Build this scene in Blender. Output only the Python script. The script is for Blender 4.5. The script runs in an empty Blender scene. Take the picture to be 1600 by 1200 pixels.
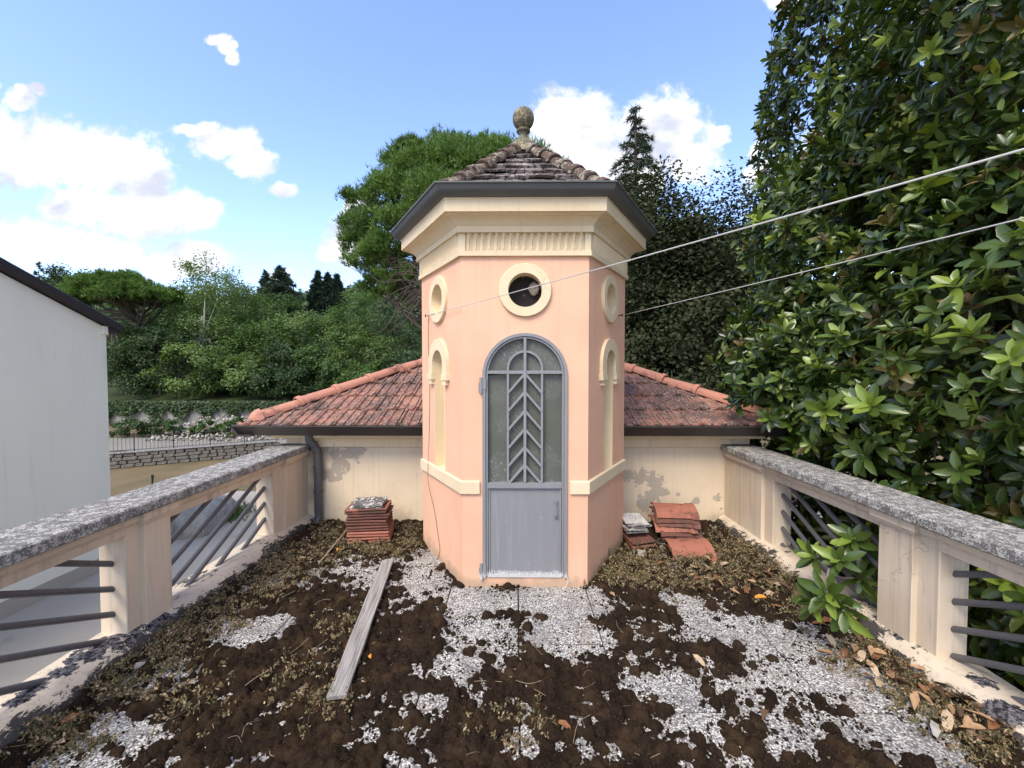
import bpy, bmesh, math
import numpy as np
from mathutils import Vector, Matrix, Euler
from mathutils.geometry import tessellate_polygon

rng = np.random.default_rng(7)
R = math.radians
SC = bpy.context.scene
COL = SC.collection

# ------------------------------------------------------------------ camera
FPX = 672.0                                   # focal length in pixels of the 1600 px wide photograph
CAMZ = 1.633
cam_d = bpy.data.cameras.new('camera')
cam_d.sensor_width = 36.0
cam_d.lens = FPX / 1600 * 36
cam_d.clip_start = 0.05
cam_d.clip_end = 3000
cam = bpy.data.objects.new('camera', cam_d)
COL.objects.link(cam)
cam.location = (0, 0, CAMZ)
cam.rotation_euler = (R(90 - 1.79), 0, R(0.51))
SC.camera = cam
CAMROT = cam.rotation_euler.to_matrix()


def ray(u, v):
    return CAMROT @ Vector(((u - 800) / FPX, (600 - v) / FPX, -1.0))


def P(u, v, Y):
    d = ray(u, v)
    return Vector((0, 0, CAMZ)) + d * (Y / d.y)


def G(u, v, z=0.0):
    d = ray(u, v)
    return Vector((0, 0, CAMZ)) + d * ((z - CAMZ) / d.z)


# ------------------------------------------------------------------ light, sky, exposure
SUN_DIR = Vector((-0.30, -0.56, 0.77)).normalized()
sun_d = bpy.data.lights.new('sun', 'SUN')
sun_d.energy = 1.5
sun_d.angle = R(28)
sun_d.color = (1.0, 0.90, 0.76)
sun = bpy.data.objects.new('sun', sun_d)
COL.objects.link(sun)
sun.rotation_euler = SUN_DIR.to_track_quat('Z', 'Y').to_euler()

SC.view_settings.view_transform = 'Standard'
SC.view_settings.look = 'None'
SC.view_settings.gamma = 1.0
SC.view_settings.use_curve_mapping = False
SC.view_settings.exposure = 1.5
SC.cycles.use_adaptive_sampling = True
SC.cycles.adaptive_threshold = 0.025
SC.cycles.max_bounces = 6
SC.cycles.diffuse_bounces = 3
SC.cycles.glossy_bounces = 2
SC.cycles.transmission_bounces = 3
SC.cycles.transparent_max_bounces = 4
SC.cycles.caustics_reflective = False
SC.cycles.caustics_refractive = False

world = bpy.data.worlds.new('World')
SC.world = world
world.use_nodes = True
world.cycles.sampling_method = 'MANUAL'
world.cycles.sample_map_resolution = 512
wt = world.node_tree
wt.nodes.clear()


class NT:
    """small helper to wire shader nodes"""

    def __init__(self, tree):
        self.t = tree

    def n(self, kind, **kw):
        nd = self.t.nodes.new(kind)
        for k, v in kw.items():
            setattr(nd, k, v)
        return nd

    def link(self, a, b):
        self.t.links.new(a, b)

    def set(self, sock, val):
        if hasattr(val, 'is_output'):
            self.link(val, sock)
        else:
            sock.default_value = val

    def math(self, op, a, b=0.0, c=None, clamp=False):
        m = self.n('ShaderNodeMath', operation=op, use_clamp=clamp)
        self.set(m.inputs[0], a)
        self.set(m.inputs[1], b)
        if c is not None:
            self.set(m.inputs[2], c)
        return m.outputs[0]

    def vmath(self, op, a, b=(0, 0, 0)):
        m = self.n('ShaderNodeVectorMath', operation=op)
        self.set(m.inputs[0], a)
        self.set(m.inputs[1], b)
        return m.outputs['Value'] if op in ('LENGTH', 'DOT_PRODUCT', 'DISTANCE') else m.outputs[0]

    def noise(self, vec, scale, detail=4.0, rough=0.55, dist=0.0):
        m = self.n('ShaderNodeTexNoise')
        if vec is not None:
            self.link(vec, m.inputs['Vector'])
        m.inputs['Scale'].default_value = scale
        m.inputs['Detail'].default_value = detail
        m.inputs['Roughness'].default_value = rough
        m.inputs['Distortion'].default_value = dist
        return m.outputs['Fac']

    def voronoi(self, vec, scale, feature='F1', out='Distance'):
        m = self.n('ShaderNodeTexVoronoi', feature=feature)
        if vec is not None:
            self.link(vec, m.inputs['Vector'])
        m.inputs['Scale'].default_value = scale
        return m.outputs[out]

    def ss(self, x, lo, hi):
        m = self.n('ShaderNodeMapRange', interpolation_type='SMOOTHSTEP')
        self.set(m.inputs['Value'], x)
        m.inputs['From Min'].default_value = lo
        m.inputs['From Max'].default_value = hi
        return m.outputs['Result']

    def ramp(self, fac, stops):
        m = self.n('ShaderNodeValToRGB')
        cr = m.color_ramp
        while len(cr.elements) < len(stops):
            cr.elements.new(0.5)
        for e, (p, c) in zip(cr.elements, stops):
            e.position = p
            e.color = (*c, 1) if len(c) == 3 else c
        self.set(m.inputs[0], fac)
        return m.outputs[0]

    def mix(self, fac, a, b, mode='MIX'):
        m = self.n('ShaderNodeMix', data_type='RGBA', blend_type=mode)
        self.set(m.inputs[0], fac)
        for s, v in ((m.inputs[6], a), (m.inputs[7], b)):
            if isinstance(v, tuple) and len(v) == 3:
                v = (*v, 1)
            self.set(s, v)
        return m.outputs[2]

    def map(self, vec, scale=(1, 1, 1), loc=(0, 0, 0), rot=(0, 0, 0)):
        m = self.n('ShaderNodeMapping')
        self.link(vec, m.inputs['Vector'])
        m.inputs['Scale'].default_value = scale
        m.inputs['Location'].default_value = loc
        m.inputs['Rotation'].default_value = rot
        return m.outputs[0]


w = NT(wt)
sky = w.n('ShaderNodeTexSky', sky_type='NISHITA')
sky.sun_disc = False
sky.sun_elevation = math.asin(SUN_DIR.z)
sky.sun_rotation = math.atan2(SUN_DIR.x, SUN_DIR.y)
sky.air_density = 1.0
sky.dust_density = 0.6
sky.ozone_density = 2.0
dirv = w.n('ShaderNodeTexCoord').outputs['Generated']
sep = w.n('ShaderNodeSeparateXYZ')
w.link(dirv, sep.inputs[0])
ysafe = w.math('MAXIMUM', sep.outputs[1], 0.05)
gx = w.math('DIVIDE', sep.outputs[0], ysafe)
gz = w.math('DIVIDE', sep.outputs[2], ysafe)
cmb = w.n('ShaderNodeCombineXYZ')
w.link(gx, cmb.inputs[0])
w.link(gz, cmb.inputs[1])
gv = cmb.outputs[0]
CLOUDS = [(40, 235, 125, 62), (150, 250, 110, 60), (215, 275, 60, 45), (-40, 215, 90, 70), (235, 330, 95, 48), (120, 325, 60, 36),
          (305, 335, 42, 34), (50, 375, 95, 40), (150, 395, 75, 32), (300, 408, 65, 36), (250, 415, 40, 24),
          (343, 66, 16, 11), (356, 78, 15, 12), (368, 92, 14, 10), (355, 226, 55, 26), (395, 252, 40, 24), (310, 207, 42, 13), (445, 290, 24, 12),
          (35, 155, 24, 15), (58, 138, 16, 11), (540, 375, 38, 45), (518, 390, 22, 24), (556, 335, 22, 34),
          (900, 205, 85, 62), (1040, 195, 72, 56), (1080, 250, 52, 44), (975, 260, 90, 52), (855, 190, 36, 30),
          (1205, 278, 48, 32), (1181, 236, 14, 20), (1225, 2, 34, 14), (1300, 225, 55, 32), (435, 425, 20, 12), (1120, 210, 18, 14)]
warp = w.n('ShaderNodeTexNoise')
w.link(gv, warp.inputs['Vector'])
warp.inputs['Scale'].default_value = 9.0
warp.inputs['Detail'].default_value = 5.0
wv = w.vmath('SUBTRACT', warp.outputs['Color'], (0.5, 0.5, 0.5))
wv2 = w.n('ShaderNodeVectorMath', operation='SCALE')
w.link(wv, wv2.inputs[0])
wv2.inputs['Scale'].default_value = 0.075
gvw = w.vmath('ADD', gv, wv2.outputs[0])
field = None
for (u, v, ru, rv) in CLOUDS:
    d = ray(u, v)
    c = (d.x / d.y, d.z / d.y, 0)
    s = w.vmath('SUBTRACT', gvw, c)
    s = w.vmath('MULTIPLY', s, (FPX / (ru * 1.08), FPX / (rv * 1.08), 0))
    l = w.vmath('LENGTH', s)
    f = w.math('SUBTRACT', 1.0, l)
    field = f if field is None else w.math('SMOOTH_MAX', field, f, 0.12)
fine = w.noise(gv, 30, 7, 0.62)
fld = w.math('ADD', field, w.math('MULTIPLY', w.math('SUBTRACT', fine, 0.5), 1.15))
alpha_front = w.ss(fld, -0.06, 0.46)
# the rest of the sky carries the same kind of cumulus
gen = w.noise(w.map(dirv, (1, 1, 2.2)), 3.2, 8, 0.56)
alpha_gen = w.ss(gen, 0.43, 0.58)
front = w.ss(sep.outputs[1], 0.36, 0.44)
alpha = w.math('ADD', w.math('MULTIPLY', alpha_front, front), w.math('MULTIPLY', alpha_gen, w.math('SUBTRACT', 1.0, front)))
shade = w.noise(w.map(gv, (1, 1.6, 1), (0.3, 0.12, 0)), 7, 5, 0.5)
ccol = w.ramp(shade, [(0.36, (0.275, 0.29, 0.345)), (0.56, (0.46, 0.462, 0.47))])
skyc = w.mix(1.0, sky.outputs[0], (0.132, 0.128, 0.146), 'MULTIPLY')
total = w.mix(alpha, skyc, ccol)
bg = w.n('ShaderNodeBackground')
w.link(total, bg.inputs[0])
bg.inputs[1].default_value = 1.0
wo = w.n('ShaderNodeOutputWorld')
w.link(bg.outputs[0], wo.inputs[0])


# ------------------------------------------------------------------ material helper
class Mat(NT):
    def __init__(self, name, rough=0.8, spec=0.3):
        self.m = bpy.data.materials.new(name)
        self.m.use_nodes = True
        super().__init__(self.m.node_tree)
        self.b = self.t.nodes['Principled BSDF']
        self.b.inputs['Roughness'].default_value = rough
        self.b.inputs['Specular IOR Level'].default_value = spec
        self.tc = self.n('ShaderNodeTexCoord')
        self.obj = self.tc.outputs['Object']
        self._geo = None

    @property
    def geo(self):
        if self._geo is None:
            self._geo = self.n('ShaderNodeNewGeometry')
        return self._geo

    @property
    def pos(self):
        return self.geo.outputs['Position']

    @property
    def island(self):
        return self.geo.outputs['Random Per Island']

    @property
    def rand(self):
        return self.n('ShaderNodeObjectInfo').outputs['Random']

    def color(self, c):
        self.set(self.b.inputs['Base Color'], (*c, 1) if isinstance(c, tuple) and len(c) == 3 else c)
        return self

    def rough(self, r):
        self.set(self.b.inputs['Roughness'], r)
        return self

    def bump(self, h, strength=0.3, dist=0.01):
        b = self.n('ShaderNodeBump')
        b.inputs['Strength'].default_value = strength
        b.inputs['Distance'].default_value = dist
        self.link(h, b.inputs['Height'])
        self.link(b.outputs[0], self.b.inputs['Normal'])
        return self


def stucco(name, base, dark, stain=(0.30, 0.26, 0.20), stain_amt=0.5, seed=0):
    m = Mat(name, 0.92, 0.15)
    p = m.map(m.pos, loc=(seed, seed * 2, 0))
    c = m.mix(m.ss(m.noise(p, 1.7, 5), 0.35, 0.7), base, dark)
    st = m.noise(m.map(p, (5, 5, 0.6)), 2.0, 5, 0.6)
    c = m.mix(m.math('MULTIPLY', m.ss(st, 0.55, 0.8), stain_amt), c, stain)
    sp = m.noise(p, 26, 4, 0.65)
    c = m.mix(m.math('MULTIPLY', m.ss(sp, 0.62, 0.75), 0.35 * stain_amt), c, stain)
    wn = m.n('ShaderNodeTexNoise')
    m.link(p, wn.inputs['Vector'])
    wn.inputs['Scale'].default_value = 5.0
    wn.inputs['Detail'].default_value = 4.0
    wsc = m.n('ShaderNodeVectorMath', operation='SCALE')
    m.link(wn.outputs['Color'], wsc.inputs[0])
    wsc.inputs['Scale'].default_value = 0.35
    ce = m.voronoi(m.vmath('ADD', p, wsc.outputs[0]), 1.7, 'DISTANCE_TO_EDGE')
    cm = m.math('MULTIPLY', m.math('SUBTRACT', 1.0, m.ss(ce, 0.002, 0.006)), m.ss(m.noise(p, 1.3, 2), 0.53, 0.6))
    c = m.mix(m.math('MULTIPLY', cm, 0.55), c, stain)
    rs = m.noise(m.map(p, (22, 22, 0.45)), 1.0, 4, 0.6)
    c = m.mix(m.math('MULTIPLY', m.ss(rs, 0.50, 0.72), 0.5 * stain_amt), c, stain)
    m.color(c)
    h = m.math('ADD', m.noise(p, 160, 3), m.math('MULTIPLY', m.noise(p, 9, 3), 1.5))
    m.bump(h, 0.25, 0.004)
    return m


def blob_mask(m, pts, rad, nscale=14, amp=0.9, lo=0.0, hi=0.06):
    f = None
    for p in pts:
        d = m.vmath('DISTANCE', m.pos, tuple(p[:3]))
        r = p[3] if len(p) > 3 else rad
        g = m.math('SUBTRACT', 1.0, m.math('DIVIDE', d, r))
        f = g if f is None else m.math('MAXIMUM', f, g)
    n = m.noise(m.pos, nscale, 6, 0.68, 0.4)
    f = m.math('ADD', f, m.math('MULTIPLY', m.math('SUBTRACT', n, 0.5), amp))
    return m.ss(f, lo, hi)


M = {}
# pink tower stucco
m = stucco('pink_stucco', (0.79, 0.475, 0.32), (0.745, 0.425, 0.28), (0.60, 0.37, 0.265), 0.6, 3)
_c = m.b.inputs['Base Color'].links[0].from_socket
_low = m.math('SUBTRACT', 1.0, m.ss(m.n('ShaderNodeSeparateXYZ').outputs[2], 0, 1))
sx = m.n('ShaderNodeSeparateXYZ')
m.link(m.pos, sx.inputs[0])
_h = m.math('ADD', sx.outputs[2], m.math('MULTIPLY', m.noise(m.pos, 7, 5, 0.65), 0.34))
_stain = m.math('SUBTRACT', 1.0, m.ss(_h, 0.17, 0.30))
_c = m.mix(m.math('MULTIPLY', _stain, 0.75), _c, (0.40, 0.30, 0.20))
m.color(_c)
M['pink'] = m.m
M['cream'] = stucco('cream_trim', (0.74, 0.61, 0.41), (0.68, 0.55, 0.36), (0.42, 0.36, 0.27), 0.30, 1).m
M['cream_rail'] = stucco('cream_rail_paint', (0.69, 0.575, 0.43), (0.60, 0.49, 0.365), (0.30, 0.26, 0.21), 0.75, 5).m

# cream wall with peeled patches
m = stucco('cream_wall', (0.74, 0.62, 0.44), (0.68, 0.555, 0.40), (0.47, 0.39, 0.29), 0.45, 9)
WALLY = 4.6
pl = [tuple(P(u, v, WALLY)) + (r,) for u, v, r in
      [(508, 701, .10), (523, 706, .10), (545, 708, .13), (563, 704, .08), (536, 722, .11), (528, 733, .10), (519, 742, .08), (506, 741, .07),
       (528, 745, .06), (982, 743, .09), (1000, 748, .11), (1020, 752, .13), (1030, 765, .11), (1018, 775, .12), (1012, 789, .13), (1022, 797, .10),
       (1087, 782, .06), (1121, 779, .06), (1060, 772, .03), (1127, 795, .03)]]
c = m.b.inputs['Base Color'].links[0].from_socket
pm = blob_mask(m, [q[:3] + (q[3] * 1.0,) for q in pl], 0.08, 12, 3.6, 0.20, 0.25)
grey = m.mix(m.noise(m.pos, 30, 4), (0.38, 0.325, 0.25), (0.49, 0.43, 0.345))
c = m.mix(pm, c, grey)
dl = [tuple(P(u, v, WALLY)) + (r,) for u, v, r in [(497, 700, .28), (500, 735, .16), (480, 770, .15), (1000, 830, .25), (1130, 830, .3), (620, 822, .25)]]
c = m.mix(m.math('MULTIPLY', blob_mask(m, dl, 0.1, 9, 1.0, 0.0, 0.6), 0.5), c, (0.30, 0.24, 0.18))
m.color(c)
M['wall'] = m.m

# kerb: cream paint, flaking, with black bitumen smears
m = stucco('kerb_paint', (0.64, 0.54, 0.41), (0.52, 0.45, 0.36), (0.25, 0.22, 0.19), 0.8, 11)
c = m.b.inputs['Base Color'].links[0].from_socket
sx = m.n('ShaderNodeSeparateXYZ')
m.link(m.pos, sx.inputs[0])
big = m.noise(m.pos, 2.1, 3)
fl = m.noise(m.map(m.pos, (1, 0.55, 1.6)), 24, 7, 0.75, 0.8)
low = m.math('SUBTRACT', 0.115, sx.outputs[2])
f = m.math('ADD', m.math('MULTIPLY', low, 11.0), m.math('ADD', m.math('MULTIPLY', m.math('SUBTRACT', big, 0.5), 2.6), m.math('MULTIPLY', m.math('SUBTRACT', fl, 0.5), 1.9)))
black = m.ss(f, 0.60, 0.72)
dirt = m.mix(m.noise(m.pos, 60, 4, 0.7), (0.012, 0.011, 0.011), (0.10, 0.092, 0.085))
bl = [tuple(q) + (r_,) for q, r_ in [(G(u, v, .05), r_) for u, v, r_ in ((232, 982, .10), (205, 998, .12), (172, 1012, .12), (135, 1035, .12), (100, 1058, .10), (62, 1082, .08), (30, 1105, .08), (262, 968, .08), (350, 925, .10), (372, 912, .09), (300, 950, .06), (400, 893, .06),
                                          (1385, 975, .08), (1420, 1000, .10), (1450, 1020, .08), (1530, 1075, .07), (1570, 1120, .1))]]
c = m.mix(blob_mask(m, bl, .1, 16, 3.2, 0.12, 0.2), c, m.mix(m.ss(m.noise(m.pos, 45, 5, 0.75), 0.42, 0.6), (0.010, 0.010, 0.012), (0.17, 0.16, 0.17)))
c = m.mix(black, c, dirt)
m.color(c)
M['kerb'] = m.m


def lichen_stone(name, base, dark, light, amount=0.5, scale=30):
    m = Mat(name, 0.95, 0.1)
    p = m.pos
    c = m.mix(m.noise(p, 9, 5), base, dark)
    a = m.noise(p, scale, 6, 0.7, 0.6)
    b = m.noise(p, scale * 0.22, 3)
    f = m.math('ADD', a, m.math('MULTIPLY', m.math('SUBTRACT', b, 0.5), 0.5))
    c = m.mix(m.ss(f, 0.62 - 0.2 * amount, 0.68 - 0.2 * amount), c, light)
    sp = m.voronoi(p, scale * 3)
    c = m.mix(m.math('MULTIPLY', m.math('SUBTRACT', 1.0, m.ss(sp, 0.1, 0.3)), 0.5), c, dark)
    m.color(c)
    m.bump(m.math('ADD', a, m.noise(p, 120, 3)), 0.5, 0.006)
    return m.m


M['coping'] = lichen_stone('coping_stone', (0.21, 0.20, 0.185), (0.10, 0.098, 0.092), (0.47, 0.455, 0.42), 0.62, 95)
M['slab_lichen'] = lichen_stone('lichen_slab', (0.20, 0.19, 0.18), (0.05, 0.05, 0.05), (0.62, 0.60, 0.57), 0.66, 30)
M['finial'] = lichen_stone('finial_stone', (0.20, 0.175, 0.13), (0.065, 0.058, 0.046), (0.33, 0.29, 0.17), 0.50, 40)
M['old_tile'] = lichen_stone('old_lichen_tile', (0.115, 0.088, 0.08), (0.045, 0.038, 0.037), (0.34, 0.30, 0.28), 0.55, 30)
M['old_ridge'] = lichen_stone('old_ridge_tile', (0.155, 0.10, 0.078), (0.06, 0.05, 0.043), (0.29, 0.265, 0.215), 0.52, 28)


def terracotta(name, a, b, lich=0.5, dust=(0.42, 0.36, 0.32), dark=(0.09, 0.055, 0.045)):
    m = Mat(name, 0.85, 0.2)
    r = m.rand
    c = m.mix(r, a, b)
    n1 = m.noise(m.pos, 11, 5, 0.65)
    n2 = m.noise(m.pos, 42, 5, 0.7)
    n3 = m.noise(m.pos, 2.4, 3)
    f = m.math('ADD', m.math('MULTIPLY', n1, 0.6), m.math('MULTIPLY', n3, 0.5))
    c = m.mix(m.math('MULTIPLY', m.ss(f, 0.60 - 0.16 * lich, 0.74 - 0.1 * lich), 0.85), c, dark)
    c = m.mix(m.math('MULTIPLY', m.ss(n2, 0.70 - 0.16 * lich, 0.76 - 0.12 * lich), 0.8 * lich + 0.1), c, dust)
    m.color(c)
    m.bump(m.math('ADD', n2, m.noise(m.pos, 140, 2)), 0.35, 0.004)
    return m.m


M['tile'] = terracotta('roof_clay', (0.29, 0.135, 0.095), (0.40, 0.195, 0.135), 1.05, (0.40, 0.35, 0.31), (0.085, 0.06, 0.052))
M['ridge'] = terracotta('ridge_clay', (0.44, 0.20, 0.14), (0.50, 0.24, 0.17), 0.35)
M['tile_new'] = terracotta('stacked_clay', (0.34, 0.13, 0.085), (0.41, 0.17, 0.115), 0.50)
M['tile_dark'] = terracotta('stacked_clay_dark', (0.15, 0.07, 0.052), (0.25, 0.105, 0.075), 0.55)

# metals and paint
m = Mat('door_paint', 0.48, 0.45)
c = m.mix(m.noise(m.map(m.pos, (6, 6, 0.8)), 3, 5), (0.190, 0.192, 0.203), (0.255, 0.257, 0.265))
c = m.mix(m.math('MULTIPLY', m.ss(m.noise(m.pos, 34, 5, 0.7), 0.62, 0.72), 0.5), c, (0.42, 0.43, 0.44))
sx = m.n('ShaderNodeSeparateXYZ')
m.link(m.pos, sx.inputs[0])
g = m.math('ADD', sx.outputs[2], m.math('MULTIPLY', m.noise(m.map(m.pos, (30, 30, 4)), 3, 5), 0.10))
c = m.mix(m.math('MULTIPLY', m.math('SUBTRACT', 1.0, m.ss(g, 0.14, 0.175)), 0.75), c, (0.62, 0.62, 0.60))
c = m.mix(m.math('MULTIPLY', m.ss(m.noise(m.map(m.pos, loc=(3, 1, 0)), 17, 6, 0.72), 0.66, 0.71), 0.7), c, (0.17, 0.10, 0.065))
c = m.mix(m.math('MULTIPLY', m.ss(m.noise(m.map(m.pos, (26, 26, 1.1)), 1.0, 4, 0.6), 0.56, 0.72), 0.35), c, (0.38, 0.38, 0.375))
m.color(c)
m.bump(m.noise(m.pos, 7, 4), 0.25, 0.006)
M['door'] = m.m
m = Mat('dusty_glass', 0.16, 0.5)
dst = m.noise(m.map(m.pos, (1, 1, 0.8), rot=(0, 0.7, 0)), 70, 5, 0.75)
bigd = m.ss(m.noise(m.map(m.pos, loc=(0.4, 0, 0.2)), 2.6, 3), 0.42, 0.62)
c = m.mix(m.noise(m.pos, 4, 3), (0.075, 0.085, 0.07), (0.13, 0.135, 0.115))
c = m.mix(m.math('MULTIPLY', m.math('MULTIPLY', m.ss(dst, 0.55, 0.68), bigd), 0.7), c, (0.42, 0.42, 0.38))
m.color(c)
m.rough(m.math('ADD', 0.12, m.math('MULTIPLY', bigd, 0.35)))
M['glass'] = m.m
m = Mat('dark_pane', 0.6, 0.2)
c = m.mix(m.math('MULTIPLY', m.math('SUBTRACT', 1.0, m.ss(m.voronoi(m.pos, 15), 0.10, 0.17)), 0.5), (0.018, 0.014, 0.014), (0.16, 0.14, 0.13))
m.color(c)
M['dark_pane'] = m.m
m = Mat('zinc_gutter', 0.45, 0.5)
m.color(m.mix(m.noise(m.map(m.pos, (1, 1, 5)), 4, 5), (0.060, 0.064, 0.066), (0.11, 0.115, 0.113)))
m.bump(m.noise(m.pos, 6, 3), 0.15, 0.01)
M['gutter'] = m.m
m = Mat('brown_gutter', 0.4, 0.5)
c = m.mix(m.noise(m.map(m.pos, (1, 1, 5)), 3, 5), (0.030, 0.024, 0.021), (0.06, 0.05, 0.045))
c = m.mix(m.math('MULTIPLY', m.ss(m.noise(m.map(m.pos, (14, 14, 1.5)), 2, 4, 0.6), 0.66, 0.72), 0.5), c, (0.22, 0.21, 0.20))
m.color(c)
M['gutter_brown'] = m.m
m = Mat('bar_paint', 0.45, 0.45)
m.color(m.mix(m.noise(m.pos, 14, 5), (0.070, 0.070, 0.078), (0.125, 0.122, 0.128)))
m.bump(m.noise(m.pos, 60, 4), 0.2, 0.003)
M['bar'] = m.m
m = Mat('cable_white', 0.6, 0.3)
m.color(m.mix(m.noise(m.pos, 30, 3), (0.44, 0.43, 0.40), (0.58, 0.57, 0.54)))
M['cable'] = m.m
M['cable_thin'] = Mat('cable_brown', 0.6).color((0.16, 0.10, 0.07)).m

# paving with washed pebbles
m = Mat('washed_pebble', 0.85, 0.25)
p = m.pos
vc = m.n('ShaderNodeTexVoronoi', feature='F1')
m.link(p, vc.inputs['Vector'])
vc.inputs['Scale'].default_value = 105
sepc = m.n('ShaderNodeSeparateColor')
m.link(vc.outputs['Color'], sepc.inputs[0])
peb = m.ramp(sepc.outputs[0], [(0.0, (0.20, 0.20, 0.195)), (0.3, (0.40, 0.39, 0.37)), (0.55, (0.60, 0.58, 0.54)), (1.0, (0.78, 0.76, 0.71))])
gap = m.ss(vc.outputs['Distance'], 0.42, 0.66)
c = m.mix(gap, peb, (0.17, 0.16, 0.15))
c = m.mix(m.math('MULTIPLY', m.ss(m.noise(p, 5.5, 4, 0.6), 0.5, 0.72), 0.5), c, (0.26, 0.22, 0.17))
gr = m.ss(m.noise(p, 3.0, 5, 0.6), 0.45, 0.66)
c = m.mix(m.math('MULTIPLY', gr, 0.42), c, (0.16, 0.155, 0.155))
cr = m.noise(p, 20, 6, 0.75)
c = m.mix(m.math('MULTIPLY', m.ss(cr, 0.56, 0.64), 0.75), c, (0.035, 0.028, 0.024))
m.color(c)
m.bump(m.math('SUBTRACT', 1.0, vc.outputs['Distance']), 0.8, 0.006)
M['pebble'] = m.m
M['mortar'] = Mat('dark_mortar', 0.95).color((0.03, 0.026, 0.022)).m

m = Mat('moss', 0.97, 0.05)
n1 = m.noise(m.pos, 7, 4, 0.6)
n2 = m.noise(m.pos, 150, 4, 0.75)
c = m.ramp(n1, [(0.30, (0.015, 0.010, 0.0078)), (0.50, (0.030, 0.020, 0.0135)), (0.64, (0.056, 0.035, 0.020)), (0.80, (0.076, 0.058, 0.026))])
c = m.mix(m.math('MULTIPLY', m.ss(n2, 0.52, 0.72), 0.65), c, (0.12, 0.08, 0.05))
m.color(c)
m.bump(n2, 1.0, 0.012)
M['moss'] = m.m
m = Mat('moss_fibre', 0.95, 0.05)
m.color(m.ramp(m.island, [(0.0, (0.02, 0.013, 0.009)), (0.55, (0.055, 0.033, 0.02)), (0.85, (0.12, 0.075, 0.042)), (1.0, (0.20, 0.15, 0.085))]))
M['fibre'] = m.m
m = Mat('sedum', 0.8, 0.2)
m.color(m.ramp(m.island, [(0.0, (0.06, 0.062, 0.024)), (0.3, (0.12, 0.112, 0.05)), (0.55, (0.20, 0.15, 0.075)), (0.8, (0.28, 0.19, 0.11)), (1.0, (0.42, 0.33, 0.21))]))
M['sedum'] = m.m
m = Mat('dry_stalk', 0.9, 0.1)
m.color(m.ramp(m.island, [(0.0, (0.16, 0.11, 0.07)), (1.0, (0.46, 0.37, 0.25))]))
M['stalk'] = m.m
for key, ca, cb_ in (('rust brown', (0.17, 0.075, 0.035), (0.25, 0.11, 0.048)), ('tan', (0.33, 0.20, 0.105), (0.40, 0.25, 0.14)), ('pale buff', (0.42, 0.31, 0.20), (0.50, 0.38, 0.25)), ('dark brown', (0.085, 0.05, 0.03), (0.14, 0.075, 0.04))):
    m = Mat('dead_leaf_' + key.replace(' ', '_'), 0.7, 0.25)
    c = m.mix(m.rand, ca, cb_)
    c = m.mix(m.math('MULTIPLY', m.ss(m.noise(m.pos, 60, 4), 0.5, 0.7), 0.5), c, (0.12, 0.06, 0.035))
    m.color(c)
    M[key] = m.m
M['orange_leaf'] = Mat('orange_leaf', 0.6).color((0.60, 0.24, 0.03)).m

m = Mat('grey_wood', 0.9, 0.1)
gw = m.noise(m.map(m.obj, (40, 1.2, 40)), 3, 6, 0.65)
c = m.ramp(gw, [(0.3, (0.12, 0.11, 0.10)), (0.5, (0.29, 0.27, 0.25)), (0.72, (0.42, 0.40, 0.37))])
m.color(c)
m.bump(gw, 0.6, 0.004)
M['wood'] = m.m


def leafmat(name, stops, rough=0.5, spec=0.4, trans=0.25, nscale=None):
    m = Mat(name, rough, spec)
    f = m.island
    if nscale:
        f = m.math('ADD', m.math('MULTIPLY', f, 0.55), m.math('MULTIPLY', m.ss(m.noise(m.pos, nscale, 3), 0.3, 0.7), 0.45))
    c = m.ramp(f, stops)
    m.color(c)
    if trans:
        tr = m.n('ShaderNodeBsdfTranslucent')
        m.link(m.mix(1.0, c, (1.6, 1.7, 0.6), 'MULTIPLY'), tr.inputs[0])
        mx = m.n('ShaderNodeMixShader')
        mx.inputs[0].default_value = trans
        m.link(m.b.outputs[0], mx.inputs[1])
        m.link(tr.outputs[0], mx.inputs[2])
        m.link(mx.outputs[0], m.t.nodes['Material Output'].inputs[0])
    return m.m


M['mag'] = leafmat('magnolia_leaf', [(0, (0.017, 0.033, 0.008)), (0.4, (0.038, 0.070, 0.013)), (0.75, (0.080, 0.125, 0.022)), (1, (0.15, 0.20, 0.036))], 0.30, 0.5, 0.10)
M['mag_fresh'] = leafmat('magnolia_fresh_leaf', [(0, (0.09, 0.15, 0.022)), (0.6, (0.18, 0.25, 0.036)), (1, (0.29, 0.34, 0.055))], 0.33, 0.5, 0.15)
M['mag_bronze'] = leafmat('magnolia_bronze_leaf', [(0, (0.06, 0.05, 0.014)), (0.6, (0.125, 0.105, 0.026)), (1, (0.15, 0.085, 0.030))], 0.4, 0.45, 0.12)
M['oak'] = leafmat('holm_oak_leaf', [(0, (0.016, 0.024, 0.010)), (0.6, (0.040, 0.052, 0.022)), (0.92, (0.070, 0.080, 0.040)), (1, (0.10, 0.108, 0.06))], 0.7, 0.15, 0.1, 0.8)
M['pine'] = leafmat('pine_needle', [(0, (0.039, 0.081, 0.018)), (0.5, (0.091, 0.169, 0.031)), (1, (0.156, 0.247, 0.052))], 0.6, 0.3, 0.15, 0.7)
M['cedar'] = leafmat('cedar_needle', [(0, (0.018, 0.034, 0.022)), (0.6, (0.035, 0.060, 0.038)), (1, (0.065, 0.095, 0.06))], 0.6, 0.3, 0.1)
M['fir'] = leafmat('fir_needle', [(0, (0.012, 0.026, 0.016)), (1, (0.035, 0.062, 0.036))], 0.6, 0.3, 0.08)
M['broad_a'] = leafmat('broad_leaf_mid', [(0, (0.034, 0.066, 0.018)), (0.5, (0.069, 0.127, 0.031)), (1, (0.116, 0.183, 0.050))], 0.55, 0.3, 0.25, 0.35)
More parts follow.
